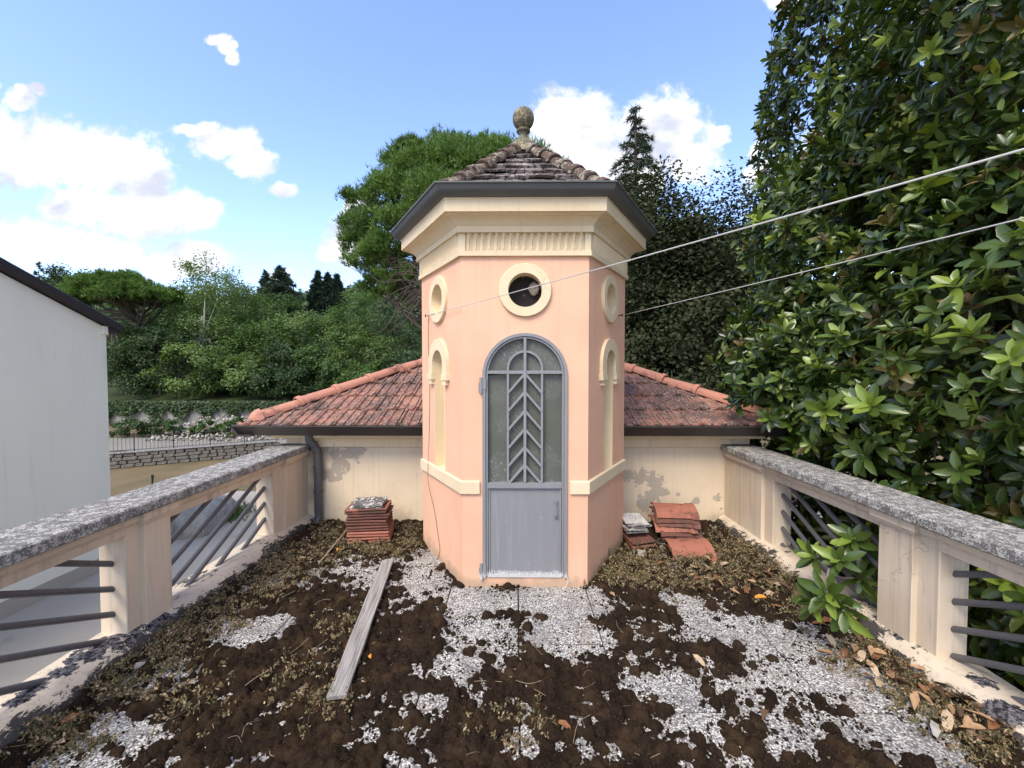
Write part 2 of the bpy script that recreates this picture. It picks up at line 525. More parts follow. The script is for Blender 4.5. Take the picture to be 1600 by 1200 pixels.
M['broad_b'] = leafmat('broad_leaf_pale', [(0, (0.058, 0.098, 0.027)), (0.5, (0.109, 0.173, 0.048)), (1, (0.173, 0.241, 0.075))], 0.55, 0.3, 0.25, 0.35)
M['broad_c'] = leafmat('broad_leaf_dark', [(0, (0.018, 0.036, 0.013)), (0.5, (0.038, 0.071, 0.022)), (1, (0.068, 0.108, 0.032))], 0.55, 0.3, 0.2, 0.35)
M['far_wood'] = leafmat('far_wood_leaf', [(0, (0.038, 0.072, 0.034)), (1, (0.102, 0.156, 0.066))], 0.7, 0.2, 0.15, 0.05)
M['ivy'] = leafmat('ivy_leaf', [(0, (0.018, 0.038, 0.012)), (1, (0.055, 0.095, 0.026))], 0.5, 0.3, 0.15)
M['dry_branch'] = Mat('grey_branch', 0.9).color((0.25, 0.22, 0.19)).m
m = Mat('bark', 0.95, 0.1)
m.color(m.mix(m.noise(m.map(m.pos, (6, 6, 1.5)), 4, 5), (0.055, 0.042, 0.034), (0.15, 0.12, 0.095)))
M['bark'] = m.m
M['pale_bark'] = Mat('pale_bark', 0.9).color((0.50, 0.49, 0.45)).m
m = Mat('house_render', 0.9, 0.15)
c = m.mix(m.noise(m.map(m.pos, (1, 1, 0.35)), 0.9, 6, 0.6), (0.69, 0.675, 0.58), (0.79, 0.775, 0.68))
c = m.mix(m.math('MULTIPLY', m.ss(m.noise(m.map(m.pos, (2.2, 2.2, 0.22)), 1.6, 5, 0.6), 0.55, 0.75), 0.35), c, (0.46, 0.48, 0.45))
m.color(c)
m.bump(m.noise(m.pos, 12, 4), 0.2, 0.01)
M['house'] = m.m
m = Mat('verge_brown', 0.6, 0.3)
m.color(m.mix(m.noise(m.map(m.pos, (1, 1, 8)), 2, 4), (0.020, 0.016, 0.018), (0.042, 0.034, 0.036)))
M['verge'] = m.m
m = Mat('concrete_yard', 0.9, 0.15)
c = m.mix(m.noise(m.map(m.pos, (0.35, 1.2, 1)), 0.9, 6, 0.65), (0.30, 0.275, 0.23), (0.43, 0.395, 0.335))
c = m.mix(m.math('MULTIPLY', m.ss(m.noise(m.pos, 1.7, 5, 0.7), 0.58, 0.75), 0.5), c, (0.15, 0.15, 0.15))
m.color(c)
m.bump(m.noise(m.pos, 20, 4), 0.2, 0.01)
M['yard'] = m.m
m = Mat('dry_grass', 0.95, 0.1)
c = m.mix(m.ss(m.noise(m.pos, 0.5, 5, 0.6), 0.35, 0.68), (0.175, 0.130, 0.075), (0.095, 0.088, 0.045))
c = m.mix(m.math('MULTIPLY', m.noise(m.pos, 16, 5, 0.7), 0.6), c, (0.22, 0.17, 0.10))
m.color(c)
m.bump(m.noise(m.pos, 18, 4), 0.5, 0.05)
M['ground'] = m.m
m = Mat('hill_floor', 0.95, 0.1)
m.color(m.mix(m.noise(m.pos, 0.4, 6, 0.6), (0.025, 0.038, 0.016), (0.060, 0.075, 0.030)))
M['hill'] = m.m
m = Mat('road_surface', 0.9, 0.1)
m.color(m.mix(m.noise(m.map(m.pos, (0.3, 1, 1)), 1.2, 5), (0.17, 0.165, 0.14), (0.27, 0.26, 0.23)))
M['road'] = m.m
m = Mat('field_stone', 0.95, 0.1)
m.color(m.mix(m.rand, m.mix(m.noise(m.pos, 7, 5), (0.16, 0.145, 0.125), (0.29, 0.265, 0.23)), (0.20, 0.185, 0.165)))
m.bump(m.noise(m.pos, 12, 4), 0.6, 0.03)
M['stone'] = m.m
m = Mat('bank_rock', 0.95, 0.1)
m.color(m.ramp(m.island, [(0, (0.22, 0.20, 0.17)), (1, (0.50, 0.47, 0.42))]))
M['rock'] = m.m
M['wall_old'] = stucco('old_wall_render', (0.36, 0.34, 0.31), (0.23, 0.22, 0.20), (0.08, 0.08, 0.065), 1.0, 21).m
M['iron'] = Mat('iron_rail', 0.6).color((0.035, 0.035, 0.035)).m
m = Mat('nest_paper', 0.95)
m.color(m.mix(m.voronoi(m.pos, 70), (0.36, 0.32, 0.27), (0.16, 0.14, 0.12)))
M['nest'] = m.m
m = Mat('painted_tile', 0.5, 0.4)
nn = m.noise(m.map(m.obj, (1, 1, 0.2)), 16, 2, 0.5, 1.6)
m.color(m.mix(m.ss(m.math('ABSOLUTE', m.math('SUBTRACT', nn, 0.5)), 0.012, 0.03), (0.20, 0.20, 0.20), (0.62, 0.60, 0.56)))
M['painted_tile'] = m.m
M['grey_tile'] = lichen_stone('grey_tile', (0.34, 0.32, 0.30), (0.15, 0.14, 0.135), (0.58, 0.56, 0.53), 0.5, 22)
M['white_scrap'] = Mat('white_scrap', 0.8).color((0.36, 0.34, 0.30)).m


# ------------------------------------------------------------------ object helpers
def link(o, parent=None):
    COL.objects.link(o)
    if parent is not None:
        o.parent = parent
    return o


def tag(o, label, cat, group=None, kind=None):
    o['label'] = label
    o['category'] = cat
    if group:
        o['group'] = group
    if kind:
        o['kind'] = kind
    return o


def structure(o):
    o['kind'] = 'structure'
    return o


def stuff(o):
    o['kind'] = 'stuff'
    return o


def empty(name, loc=(0, 0, 0), rz=0.0):
    o = bpy.data.objects.new(name, None)
    o.location = loc
    o.rotation_euler = (0, 0, rz)
    o.empty_display_size = 0.2
    return link(o)


def np_mesh(name, V, F, mats, idx=None, smooth=False):
    V = np.asarray(V, dtype=np.float32)
    F = np.asarray(F, dtype=np.int32)
    k = F.shape[1]
    me = bpy.data.meshes.new(name)
    me.vertices.add(len(V))
    me.vertices.foreach_set('co', V.ravel())
    me.loops.add(F.size)
    me.loops.foreach_set('vertex_index', F.ravel())
    me.polygons.add(len(F))
    me.polygons.foreach_set('loop_start', np.arange(0, F.size, k, dtype=np.int32))
    if smooth:
        me.polygons.foreach_set('use_smooth', np.ones(len(F), dtype=bool))
    for mm in (mats if isinstance(mats, (list, tuple)) else [mats]):
        me.materials.append(mm)
    if idx is not None:
        me.polygons.foreach_set('material_index', np.asarray(idx, dtype=np.int32))
    me.update(calc_edges=True)
    me.validate()
    return me


def obj(name, me, parent=None, loc=None, rot=None):
    o = bpy.data.objects.new(name, me)
    if loc is not None:
        o.location = loc
    if rot is not None:
        o.rotation_euler = rot
    return link(o, parent)


class MB:
    """collects pieces of ONE part"""

    def __init__(self):
        self.v = []
        self.f = []

    def add(self, vs, fs):
        k = len(self.v)
        self.v += [tuple(x) for x in vs]
        self.f += [tuple(i + k for i in f) for f in fs]
        return self

    def box(self, x0, x1, y0, y1, z0, z1, T=None, taper=None):
        vs = [(x0, y0, z0), (x1, y0, z0), (x1, y1, z0), (x0, y1, z0), (x0, y0, z1), (x1, y0, z1), (x1, y1, z1), (x0, y1, z1)]
        if T is not None:
            vs = [T @ Vector(p) for p in vs]
        return self.add(vs, [(3, 2, 1, 0), (4, 5, 6, 7), (0, 1, 5, 4), (1, 2, 6, 5), (2, 3, 7, 6), (3, 0, 4, 7)])

    def prism(self, poly, axis_fn, t0, t1, caps=True):
        """poly: 2D list; axis_fn(a,b,t)->3D"""
        n = len(poly)
        vs = [axis_fn(a, b, t0) for a, b in poly] + [axis_fn(a, b, t1) for a, b in poly]
        fs = [(i, (i + 1) % n, n + (i + 1) % n, n + i) for i in range(n)]
        if caps:
            fs += [tuple(range(n - 1, -1, -1)), tuple(range(n, 2 * n))]
        return self.add(vs, fs)

    def tube(self, pts, rad, n=8, caps=True):
        pts = [Vector(p) for p in pts]
        m = len(pts)
        rads = rad if isinstance(rad, (list, tuple)) else [rad] * m
        vs, fs = [], []
        prev = None
        for i, p in enumerate(pts):
            t = (pts[min(i + 1, m - 1)] - pts[max(i - 1, 0)])
            t = t.normalized() if t.length > 1e-9 else Vector((0, 0, 1))
            if prev is None:
                a = t.cross(Vector((0, 0, 1)))
                if a.length < 0.05:
                    a = t.cross(Vector((1, 0, 0)))
                a.normalize()
            else:
                a = prev - t * prev.dot(t)
                a.normalize()
            prev = a
            b = t.cross(a)
            for j in range(n):
                an = 2 * math.pi * j / n
                vs.append(p + (a * math.cos(an) + b * math.sin(an)) * rads[i])
        for i in range(m - 1):
            for j in range(n):
                fs.append((i * n + j, i * n + (j + 1) % n, (i + 1) * n + (j + 1) % n, (i + 1) * n + j))
        if caps:
            fs += [tuple(range(n - 1, -1, -1)), tuple(range((m - 1) * n, m * n))]
        return self.add(vs, fs)

    def lathe(self, prof, n=24, origin=(0, 0, 0)):
        vs, fs = [], []
        ox, oy, oz = origin
        for r, z in prof:
            for j in range(n):
                a = 2 * math.pi * j / n
                vs.append((ox + r * math.cos(a), oy + r * math.sin(a), oz + z))
        for i in range(len(prof) - 1):
            for j in range(n):
                fs.append((i * n + j, i * n + (j + 1) % n, (i + 1) * n + (j + 1) % n, (i + 1) * n + j))
        return self.add(vs, fs)

    def mesh(self, name, mat, smooth=False, bevel=0.0, fix=True):
        me = bpy.data.meshes.new(name)
        me.from_pydata(self.v, [], self.f)
        bm = bmesh.new()
        bm.from_mesh(me)
        if fix:
            bmesh.ops.recalc_face_normals(bm, faces=bm.faces)
        if bevel:
            es = [e for e in bm.edges if len(e.link_faces) == 2 and e.calc_face_angle(0) > 0.6]
            bmesh.ops.bevel(bm, geom=es, offset=bevel, segments=1, affect='EDGES', clamp_overlap=True)
        bm.to_mesh(me)
        bm.free()
        me.materials.append(mat)
        if smooth:
            me.shade_smooth()
            try:
                me.set_sharp_from_angle(angle=R(35))
            except Exception:
                pass
        return me

    def build(self, name, mat, parent=None, smooth=False, bevel=0.0, loc=None, rot=None, fix=True):
        return obj(name, self.mesh(name, mat, smooth, bevel, fix), parent, loc, rot)


def curve_pts(pts, n):
    """Catmull-Rom through pts"""
    pts = [Vector(p) for p in pts]
    P0 = [pts[0] * 2 - pts[1]] + pts + [pts[-1] * 2 - pts[-2]]
    out = []
    for i in range(1, len(P0) - 2):
        for k in range(n):
            t = k / n
            a, b, c, d = P0[i - 1], P0[i], P0[i + 1], P0[i + 2]
            out.append(0.5 * ((2 * b) + (c - a) * t + (2 * a - 5 * b + 4 * c - d) * t * t + (3 * b - a - 3 * c + d) * t ** 3))
    out.append(pts[-1])
    return out


# ------------------------------------------------------------------ terrain, yard, far setting
GZ = -3.3


def terrain_z(x, y):
    x = np.asarray(x, float)
    y = np.asarray(y, float)
    far = np.maximum(y - 33.5, 0)
    z = GZ + 0.0 * x
    z = z + np.clip((y - 24) / 8, 0, 1) * 0.6
    rise = np.where(far > 0, 1.5 + 0.212 * far, 0)
    rise = rise + np.where(far > 20, 4.0 * np.sin(x * 0.021 + 1.0) * np.clip((far - 20) / 100, 0, 1) + 2.5 * np.sin(x * 0.05 + y * 0.03) * np.clip((far - 20) / 100, 0, 1), 0)
    rise = np.where(y > 260, rise[()] - (y - 260) * 0.212, rise) if True else rise
    return z + rise


xs = np.concatenate([np.linspace(-700, -60, 40), np.linspace(-58, 40, 60), np.linspace(44, 700, 40)])
ys = np.concatenate([np.linspace(-200, 22, 40), np.linspace(23, 33.45, 14), np.linspace(33.55, 80, 40), np.linspace(84, 900, 60)])
XX, YY = np.meshgrid(xs, ys)
ZZ = terrain_z(XX, YY)
nx, ny = len(xs), len(ys)
ii = np.arange(nx * ny).reshape(ny, nx)
F = np.stack([ii[:-1, :-1], ii[:-1, 1:], ii[1:, 1:], ii[1:, :-1]], -1).reshape(-1, 4)
cy = (YY[:-1, :-1] + YY[1:, 1:]).reshape(-1) / 2
me = np_mesh('ground', np.stack([XX, YY, ZZ], -1).reshape(-1, 3), F, [M['ground'], M['hill']], (cy > 33.4).astype(int), smooth=True)
structure(obj('ground', me))
mb = MB()
mb.add([(-14, -12, GZ + .006), (12, -12, GZ + .006), (12, 15.6, GZ + .006), (-5, 16.8, GZ + .006), (-14, 17.6, GZ + .006)], [(0, 1, 2, 3, 4)])
structure(mb.build('yard_paving', M['yard']))
mb = MB()
mb.add([(-45, 24.3, GZ + .06), (2, 26.5, GZ + .26), (2, 29.0, GZ + .46), (-45, 28.2, GZ + .42)], [(0, 1, 2, 3)])
structure(mb.build('road', M['road']))

# ------------------------------------------------------------------ foliage generators


def unit(a):
    return a / np.maximum(np.linalg.norm(a, axis=-1, keepdims=True), 1e-9)


def quads(C, D, N, L, W):
    """diamond leaves: centre C, long axis D, normal N"""
    D = unit(D)
    S = unit(np.cross(N, D))
    L = np.broadcast_to(np.asarray(L, float), (len(C),))[:, None]
    W = np.broadcast_to(np.asarray(W, float), (len(C),))[:, None]
    Nn = np.cross(D, S)
    a = C - D * L * .5
    b = C + S * W * .5 - D * L * .05
    c = C + D * L * .5 - Nn * L * .12
    d = C - S * W * .5 - D * L * .05
    V = np.stack([a, b, c, d], 1).reshape(-1, 3)
    F = np.arange(len(V)).reshape(-1, 4)
    return V, F


def needles(C, D, n, L, W, spread=0.8):
    """tufts of thin triangles"""
    C = np.repeat(C, n, 0)
    D = unit(np.repeat(D, n, 0) + rng.normal(0, spread, (len(C), 3)))
    S = unit(np.cross(D, rng.normal(0, 1, (len(C), 3))))
    l = L * rng.uniform(.7, 1.2, (len(C), 1))
    V = np.stack([C + S * W * .5, C - S * W * .5, C + D * l], 1).reshape(-1, 3)
    return V, np.arange(len(V)).reshape(-1, 3)


def crown_clumps(center, radii, n, inner=0.55, low=-0.75, boxy=False):
    d = unit(rng.normal(0, 1, (n * 2, 3)))
    d = d[d[:, 2] > low][:n]
    ph = rng.uniform(0, 6.28, (5, 3))
    k = rng.normal(0, 2.2, (5, 3))
    bump = 1 + 0.09 * sum(np.cos(d @ k[i] + ph[i, 0]) for i in range(5))
    r = rng.uniform(inner, 1.0, (len(d), 1)) ** 0.6
    if boxy:
        r = r / np.sum(np.abs(d) ** 4, -1, keepdims=True) ** .25 * .9
    return np.asarray(center) + d * np.asarray(radii) * r * bump[:, None], d


def limbs(mb, base, top, r0, tips, bend=0.25):
    base, top = Vector(base), Vector(top)
    mid = base.lerp(top, .5) + Vector((rng.normal(0, .12), rng.normal(0, .12), 0)) * (top - base).length * .3
    mb.tube(curve_pts([base, mid, top], 5), [r0 * (1 - .065 * i) for i in range(11)], 7)
    for t in tips:
        t = Vector(t)
        s = base.lerp(top, rng.uniform(.45, .95))
        m_ = s.lerp(t, .5) + Vector((0, 0, -bend * (t - s).length * rng.uniform(0, .6)))
        mb.tube(curve_pts([s, m_, t], 3), [r0 * q for q in (.45, .38, .3, .24, .18, .12, .06)], 5)


def broad_tree(name, label, base, h, radii, mat, n_clump=60, per=70, leaf=0.22, cz=0.6, group=None, bark='bark', cat='tree', low=-0.75, sig=0.17, inner=0.55):
    base = Vector(base)
    t = empty(name, base)
    tag(t, label, cat, group)
    c = np.array([0, 0, h * cz])
    cl, d = crown_clumps(c, radii, n_clump, inner=inner, low=low, boxy=inner < .3)
    mb = MB()
    limbs(mb, (0, 0, -.3), (0, 0, h * cz), h * 0.022, cl[::max(1, n_clump // 9)][:9])
    mb.build('trunk', M[bark], t, True)
    rr = np.mean(radii) * sig * rng.uniform(.7, 1.3, (len(cl), 1, 1))
    pts = cl[:, None, :] + unit(rng.normal(0, 1, (len(cl), per, 3))) * 1.75 * rng.uniform(0, 1, (len(cl), per, 1)) ** .45 * rr * np.array([1, 1, .72])
    out = np.repeat(d[:, None, :], per, 1).reshape(-1, 3)
    pts = pts.reshape(-1, 3)
    N = unit(out * .5 + np.array([0, 0, .7]) + rng.normal(0, .55, pts.shape))
    D = unit(np.cross(N, rng.normal(0, 1, pts.shape)))
    V, F = quads(pts, D, N, leaf * rng.uniform(.7, 1.4, len(pts)), leaf * .62 * rng.uniform(.8, 1.2, len(pts)))
    stuff(obj('crown', np_mesh('crown', V, F, M[mat]), t))
    return t


def stone_pine(name, label, base, trunk_pts, pads, tufts, needle, width, limb_r=0.16, group=None, n_per=7):
    """pads: list of (x,y,z,rx,ry,rz) in local coordinates"""
    t = empty(name, base)
    tag(t, label, 'tree', group)
    mb = MB()
    tp = curve_pts(trunk_pts, 4)
    mb.tube(tp, [limb_r * (1.7 - 1.0 * i / (len(tp) - 1)) for i in range(len(tp))], 9)
    mb.build('trunk', M['bark'], t, True)
    br = MB()
    Cs, Ds = [], []
    top = Vector(trunk_pts[-1])
    for (x, y, z, rx, ry, rz) in pads:
        c = Vector((x, y, z))
        s = Vector(trunk_pts[-2]).lerp(top, rng.uniform(0, 1))
        m_ = s.lerp(c, .55) + Vector((0, 0, -.12 * (c - s).length))
        br.tube(curve_pts([s, m_, c - Vector((0, 0, rz * .4))], 4), [limb_r * q for q in (.6, .55, .5, .45, .38, .32, .26, .2, .12)], 5)
        for _ in range(7):
            e = c + Vector((rng.normal(0, .5) * rx, rng.normal(0, .5) * ry, rng.uniform(-.4, .4) * rz))
            q = m_.lerp(c, rng.uniform(.2, .9))
            br.tube([q, q.lerp(e, .5) + Vector((0, 0, -.05 * rx)), e], [limb_r * .2, limb_r * .13, limb_r * .05], 4)
        n = int(tufts * (rx * ry) / (pads[0][3] * pads[0][4]))
        sub = max(5, n // 26)
        d0 = unit(rng.normal(0, 1, (sub * 3, 3)))
        d0 = d0[d0[:, 2] > -.25][:sub]
        cc = np.array(c) + d0 * np.array([rx, ry, rz]) * rng.uniform(.7, 1.05, (len(d0), 1))
        k = n // len(cc)
        pts = cc[:, None, :] + rng.normal(0, 1, (len(cc), k, 3)) * np.array([rx, ry, rz * 1.1]) * .15
        dd = unit(np.repeat(d0[:, None, :], k, 1) * .6 + np.array([0, 0, .9]) + rng.normal(0, .3, (len(cc), k, 3)))
        Cs.append(pts.reshape(-1, 3))
        Ds.append(dd.reshape(-1, 3))
    br.build('branches', M['bark'], t, True)
    V, F = needles(np.concatenate(Cs), np.concatenate(Ds), n_per, needle, width, .55)
    stuff(obj('crown', np_mesh('crown', V, F, M['pine']), t))
    return t


def conifer(name, label, base, h, r, mat='cedar', n=60, droop=0.15, per=60, tuft=0.22, width=0.03, up=0.15, group=None, start=0.12, taper=1.0):
    t = empty(name, base)
    tag(t, label, 'tree', group)
    mb = MB()
    mb.tube([(0, 0, -.3), (0, 0, h * .5), (0, 0, h)], [h * .018, h * .011, h * .002], 6)
    Cs, Ds = [], []
    for i in range(n):
        f = start + (1 - start) * (i + rng.uniform(0, 1)) / n
        L = r * (1 - f) ** taper * rng.uniform(.7, 1.12) + .02 * r
        a = rng.uniform(0, 2 * math.pi)
        dr = Vector((math.cos(a), math.sin(a), 0))
        p0 = Vector((0, 0, h * f))
        p1 = p0 + dr * L * .5 + Vector((0, 0, up * L))
        p2 = p0 + dr * L + Vector((0, 0, up * L * .6 - droop * L))
        mb.tube([p0, p1, p2], [h * .004, h * .003, h * .001], 4)
        k = max(6, int(per * L / r))
        s = rng.uniform(.12, 1, k)
        q = np.array([p0.lerp(p1, min(1, x * 2)) if x < .5 else p1.lerp(p2, x * 2 - 1) for x in s])
        side = np.array(dr.cross(Vector((0, 0, 1))))
        q = q + side * (rng.normal(0, .16, k) * L * (1.1 - s))[:, None] + np.array([0, 0, -1]) * np.abs(rng.normal(0, .05, k) * L)[:, None]
        Cs.append(q)
        Ds.append(np.array(dr) * .7 + rng.normal(0, .4, (k, 3)) + np.array([0, 0, -.25]))
    mb.build('trunk', M['bark'], t)
    V, F = needles(np.concatenate(Cs), np.concatenate(Ds), 6, tuft, width, .55)
    stuff(obj('crown', np_mesh('crown', V, F, M[mat]), t))
    return t


# far wood on the slope: one mass
n = 2000
fy = rng.uniform(62, 262, n)
fx = rng.uniform(-1.25, 0.9, n) * fy
fz = terrain_z(fx, fy)
pc = np.stack([fx, fy, fz + 2.2], -1)
per = 24
dd = unit(rng.normal(0, 1, (n, per, 3)))
dd[..., 2] = np.abs(dd[..., 2])
sz = rng.uniform(.7, 1.4, (n, 1, 1))
pts = pc[:, None, :] + dd * np.array([2.6, 2.6, 3.4]) * sz * rng.uniform(.75, 1.05, (n, per, 1))
pts = pts.reshape(-1, 3)
N = unit(dd.reshape(-1, 3) + np.array([0, 0, .5]) + rng.normal(0, .4, pts.shape))
D = np.cross(N, rng.normal(0, 1, pts.shape))
V, F = quads(pts, D, N, 1.6 * rng.uniform(.6, 1.3, len(pts)), 1.2)
tag(obj('far_wood', np_mesh('far_wood', V, F, M['far_wood'])), 'distant green wood covering the hill behind the garden', 'wood', None, 'stuff')


def on_hill(u, Y):
    x = ray(u, 579).x / ray(u, 579).y * Y
    return Vector((x, Y, float(terrain_z(x, Y))))


HW = 'broadleaf trees on the wooded slope'
BT = [  # u of stem, depth, v of crown top, half width, material, look
    (205, 37.5, 512, 2.9, 'broad_c', 'dark green bush-like tree right beside the white house corner'),
    (250, 37, 520, 3.0, 'broad_c', 'dark leafy tree below the umbrella pine crown'),
    (318, 41, 428, 3.0, 'broad_b', 'tall pale green tree with a bare whitish stem'),
    (352, 46, 432, 3.0, 'broad_b', 'slender pale tree just right of the whitish stem'),
    (275, 44, 455, 3.2, 'broad_a', 'mid green tree right behind the umbrella pine'),
    (300, 36, 545, 2.6, 'broad_b', 'pale green low tree above the overgrown old wall'),
    (345, 37, 565, 2.8, 'broad_a', 'rounded light green tree directly above the rubble bank'),
    (390, 36.5, 560, 2.6, 'broad_b', 'yellowish green tree above the left end of the tiled roof'),
    (372, 43, 492, 3.0, 'broad_a', 'full green tree in the middle of the slope, left part'),
    (415, 41, 500, 3.2, 'broad_a', 'wide green tree below the cedar on the slope'),
    (455, 39, 530, 3.0, 'broad_c', 'dark green tree in the lower middle of the slope'),
    (440, 48, 474, 3.4, 'broad_a', 'broad tree in front of the layered cedar'),
    (490, 44, 490, 3.2, 'broad_b', 'greyish green tree below the pointed firs'),
    (520, 38, 545, 2.8, 'broad_a', 'green tree just above the middle ridge tiles'),
    (545, 46, 485, 3.3, 'broad_a', 'green tree right of the pointed firs'),
    (575, 40, 520, 3.0, 'broad_b', 'pale tree near the upper ridge tiles'),
    (615, 44, 490, 3.4, 'broad_c', 'dark tree under the bare pine branches'),
    (640, 37, 545, 2.8, 'broad_c', 'dark tree touching the tower wall on its left'),
    (485, 36, 580, 2.4, 'broad_c', 'low dark shrub-like tree over the left ridge tiles'),
    (570, 35.5, 575, 2.4, 'broad_a', 'low bright shrub-like tree over the ridge tiles'),
    (430, 35.2, 595, 2.2, 'broad_c', 'lowest dark shrub right at the roof corner'),
    (150, 60, 440, 4.5, 'broad_c', 'dark tree mostly hidden by the dark house verge'),
    (330, 62, 452, 4.0, 'broad_c', 'dark tree far up the slope behind the pale stem'),
    (395, 58, 452, 3.6, 'broad_c', 'dark dense tree left of the layered cedar'),
    (575, 62, 455, 4.2, 'broad_a', 'green tree far up the slope by the pine crown'),
]
for (u, Y, vt, hw, mk, lab) in BT:
    b = on_hill(u, Y)
    ztop = P(u, vt, Y).z
    h = max(ztop - b.z, 2.5) * 1.04
    rz_ = min(h * .48, hw * 1.5)
    broad_tree('broadleaf_tree', lab, b, h, (hw, hw, rz_), mk, int(50 + 4 * h), 105, .215, cz=1 - rz_ / h * .98, group=HW,
               bark='pale_bark' if 'whitish stem' in lab and 'bare' in lab else 'bark', low=-.9)
# bare white stem piece seen between the leaves
# umbrella pine on the left
b = on_hill(222, 39)
ptop = P(195, 424, 39).z - b.z
pads = []
for k in range(26):
    a = rng.uniform(0, 6.28)
    q = math.sqrt(rng.uniform(0, 1))
    x, y = 4.6 * q * math.cos(a) - 1.6, 3.2 * q * math.sin(a)
    pads.append((x, y, ptop - .85 - 2.3 * q * q, 1.5, 1.3, .80))
stone_pine('umbrella_pine', 'wide flat-topped umbrella pine beside the white house', b, [(0, 0, -.3), (.2, 0, ptop * .3), (-.1, 0, ptop * .5), (-.7, 0, ptop * .68)], pads, 560, .34, .055, .22)
# dead hanging branches under it
t = empty('dead_branch', b + Vector((-1.6, -1.5, ptop * .42)))
tag(t, 'bare grey forked branch hanging under the umbrella pine', 'branch')
mb = MB()
for k in range(13):
    e = Vector((rng.uniform(-1.2, 1.6), rng.uniform(-.5, .5), rng.uniform(-2.6, -.6)))
    mb.tube(curve_pts([(0.6, 0, .6), (0.3 + e.x * .4, e.y * .5, .2), e], 4), [.05, .05, .045, .04, .035, .03, .025, .02, .012], 5)
mb.build('twigs', M['dry_branch'], t, True)
# conifers on the slope
b = on_hill(441, 62)
conifer('layered_cedar', 'dark layered cedar standing above the slope trees', b, P(441, 417, 62).z - b.z, 5.6, 'cedar', 130, .12, 110, .6, .14, .05, None, .2, .75)
b = on_hill(418, 66)
conifer('layered_cedar', 'smaller dark cedar top left of the larger layered cedar', b, P(421, 423, 66).z - b.z, 3.6, 'cedar', 90, .1, 70, .5, .14, .05, None, .2, .8)
for u, vt, lab in ((499, 430, 'leftmost of the three pointed dark firs'), (514, 433, 'middle one of the three pointed dark firs'), (528, 435, 'rightmost of the three pointed dark firs')):
    b = on_hill(u, 66)
    conifer('pointed_fir', lab, b, P(u, vt, 66).z - b.z + .6, 3.0, 'fir', 150, .2, 80, .55, .16, .1, 'pointed firs on the slope', .06, .8)
b = on_hill(66, 90)
conifer('pointed_fir', 'small distant fir above the white house roof verge', b, P(66, 409, 90).z - b.z, 3.4, 'fir', 46, .1, 34, .7, .13, .1, None, .1, .9)
for u, vt, lab in ((93, 408, 'taller distant poplar above the white house verge'), (107, 416, 'shorter distant poplar right of the taller poplar'), (131, 418, 'faint distant poplar left of the umbrella pine')):
    b = on_hill(u, 90)
    h = P(u, vt, 90).z - b.z
    broad_tree('poplar_tree', lab, b, h, (1.3, 1.3, h * .42), 'broad_c', 46, 40, .5, .56, 'distant poplars', sig=.3)

# the big pine behind the tower
py = 17.0
pb = Vector((P(700, 579, py).x, py, GZ))
TOPZ = P(740, 222, py).z - GZ


def pl_(u, v, Y):
    return P(u, v, Y) - pb


pads = []
for (u, v, dy, r) in [(720, 255, 0, 1.25), (660, 262, .3, 1.1), (780, 250, .5, 1.1), (615, 300, 0, 1.1), (690, 300, -1.0, 1.2), (590, 345, .2, .95), (640, 345, -.8, 1.1),
                      (575, 400, .0, .8), (600, 380, -.9, .8), (640, 250, 1.2, 1.0), (700, 238, 1.2, 1.1), (760, 236, 1.4, 1.0), (820, 250, .8, 1.1), (860, 280, .6, 1.0),
                      (568, 310, .9, .8), (590, 440, .6, .7), (620, 420, -.6, .7), (740, 300, -1.2, 1.0), (690, 350, 0, 1.0), (560, 345, .6, .7), (650, 395, .6, .8),
                      (640, 225, .6, .55), (700, 224, .4, .6), (650, 300, .5, 1.2), (600, 410, .3, .85), (565, 375, .2, .75), (615, 455, .4, .8), (640, 435, -.4, .8), (735, 260, -.6, 1.2), (800, 285, -.2, 1.1)]:
    q = pl_(u, v, py + dy)
    pads.append((q.x, q.y, q.z - .25, r, r, r * .72))
stone_pine('stone_pine', 'large bright green stone pine rising behind the tower roof', pb, [(0.6, 0, -.3), (.4, 0, 3.5), (.3, 0, 5.6), (.4, .2, 7.2)], pads, 1750, .22, .030, .17, n_per=6)
t = empty('bare_pine_branch', P(655, 470, 15.5))
tag(t, 'bare grey pine branches reaching out left of the tower', 'branch')
o0 = P(655, 470, 15.5)
mb = MB()
for k in range(30):
    e = P(rng.uniform(570, 650), rng.uniform(395, 530), 15.5 + rng.uniform(-.8, .8)) - o0
    s = P(rng.uniform(655, 690), rng.uniform(410, 470), 15.6) - o0
    m_ = s.lerp(e, .4) + Vector((rng.normal(0, .2), 0, rng.uniform(-.1, .6)))
    m2_ = s.lerp(e, .75) + Vector((rng.normal(0, .15), 0, rng.uniform(-.1, .3)))
    mb.tube(curve_pts([s, m_, m2_, e], 3), [.022, .02, .019, .017, .015, .013, .011, .009, .007, .005], 4)
mb.build('twigs', M['bark'], t, True)

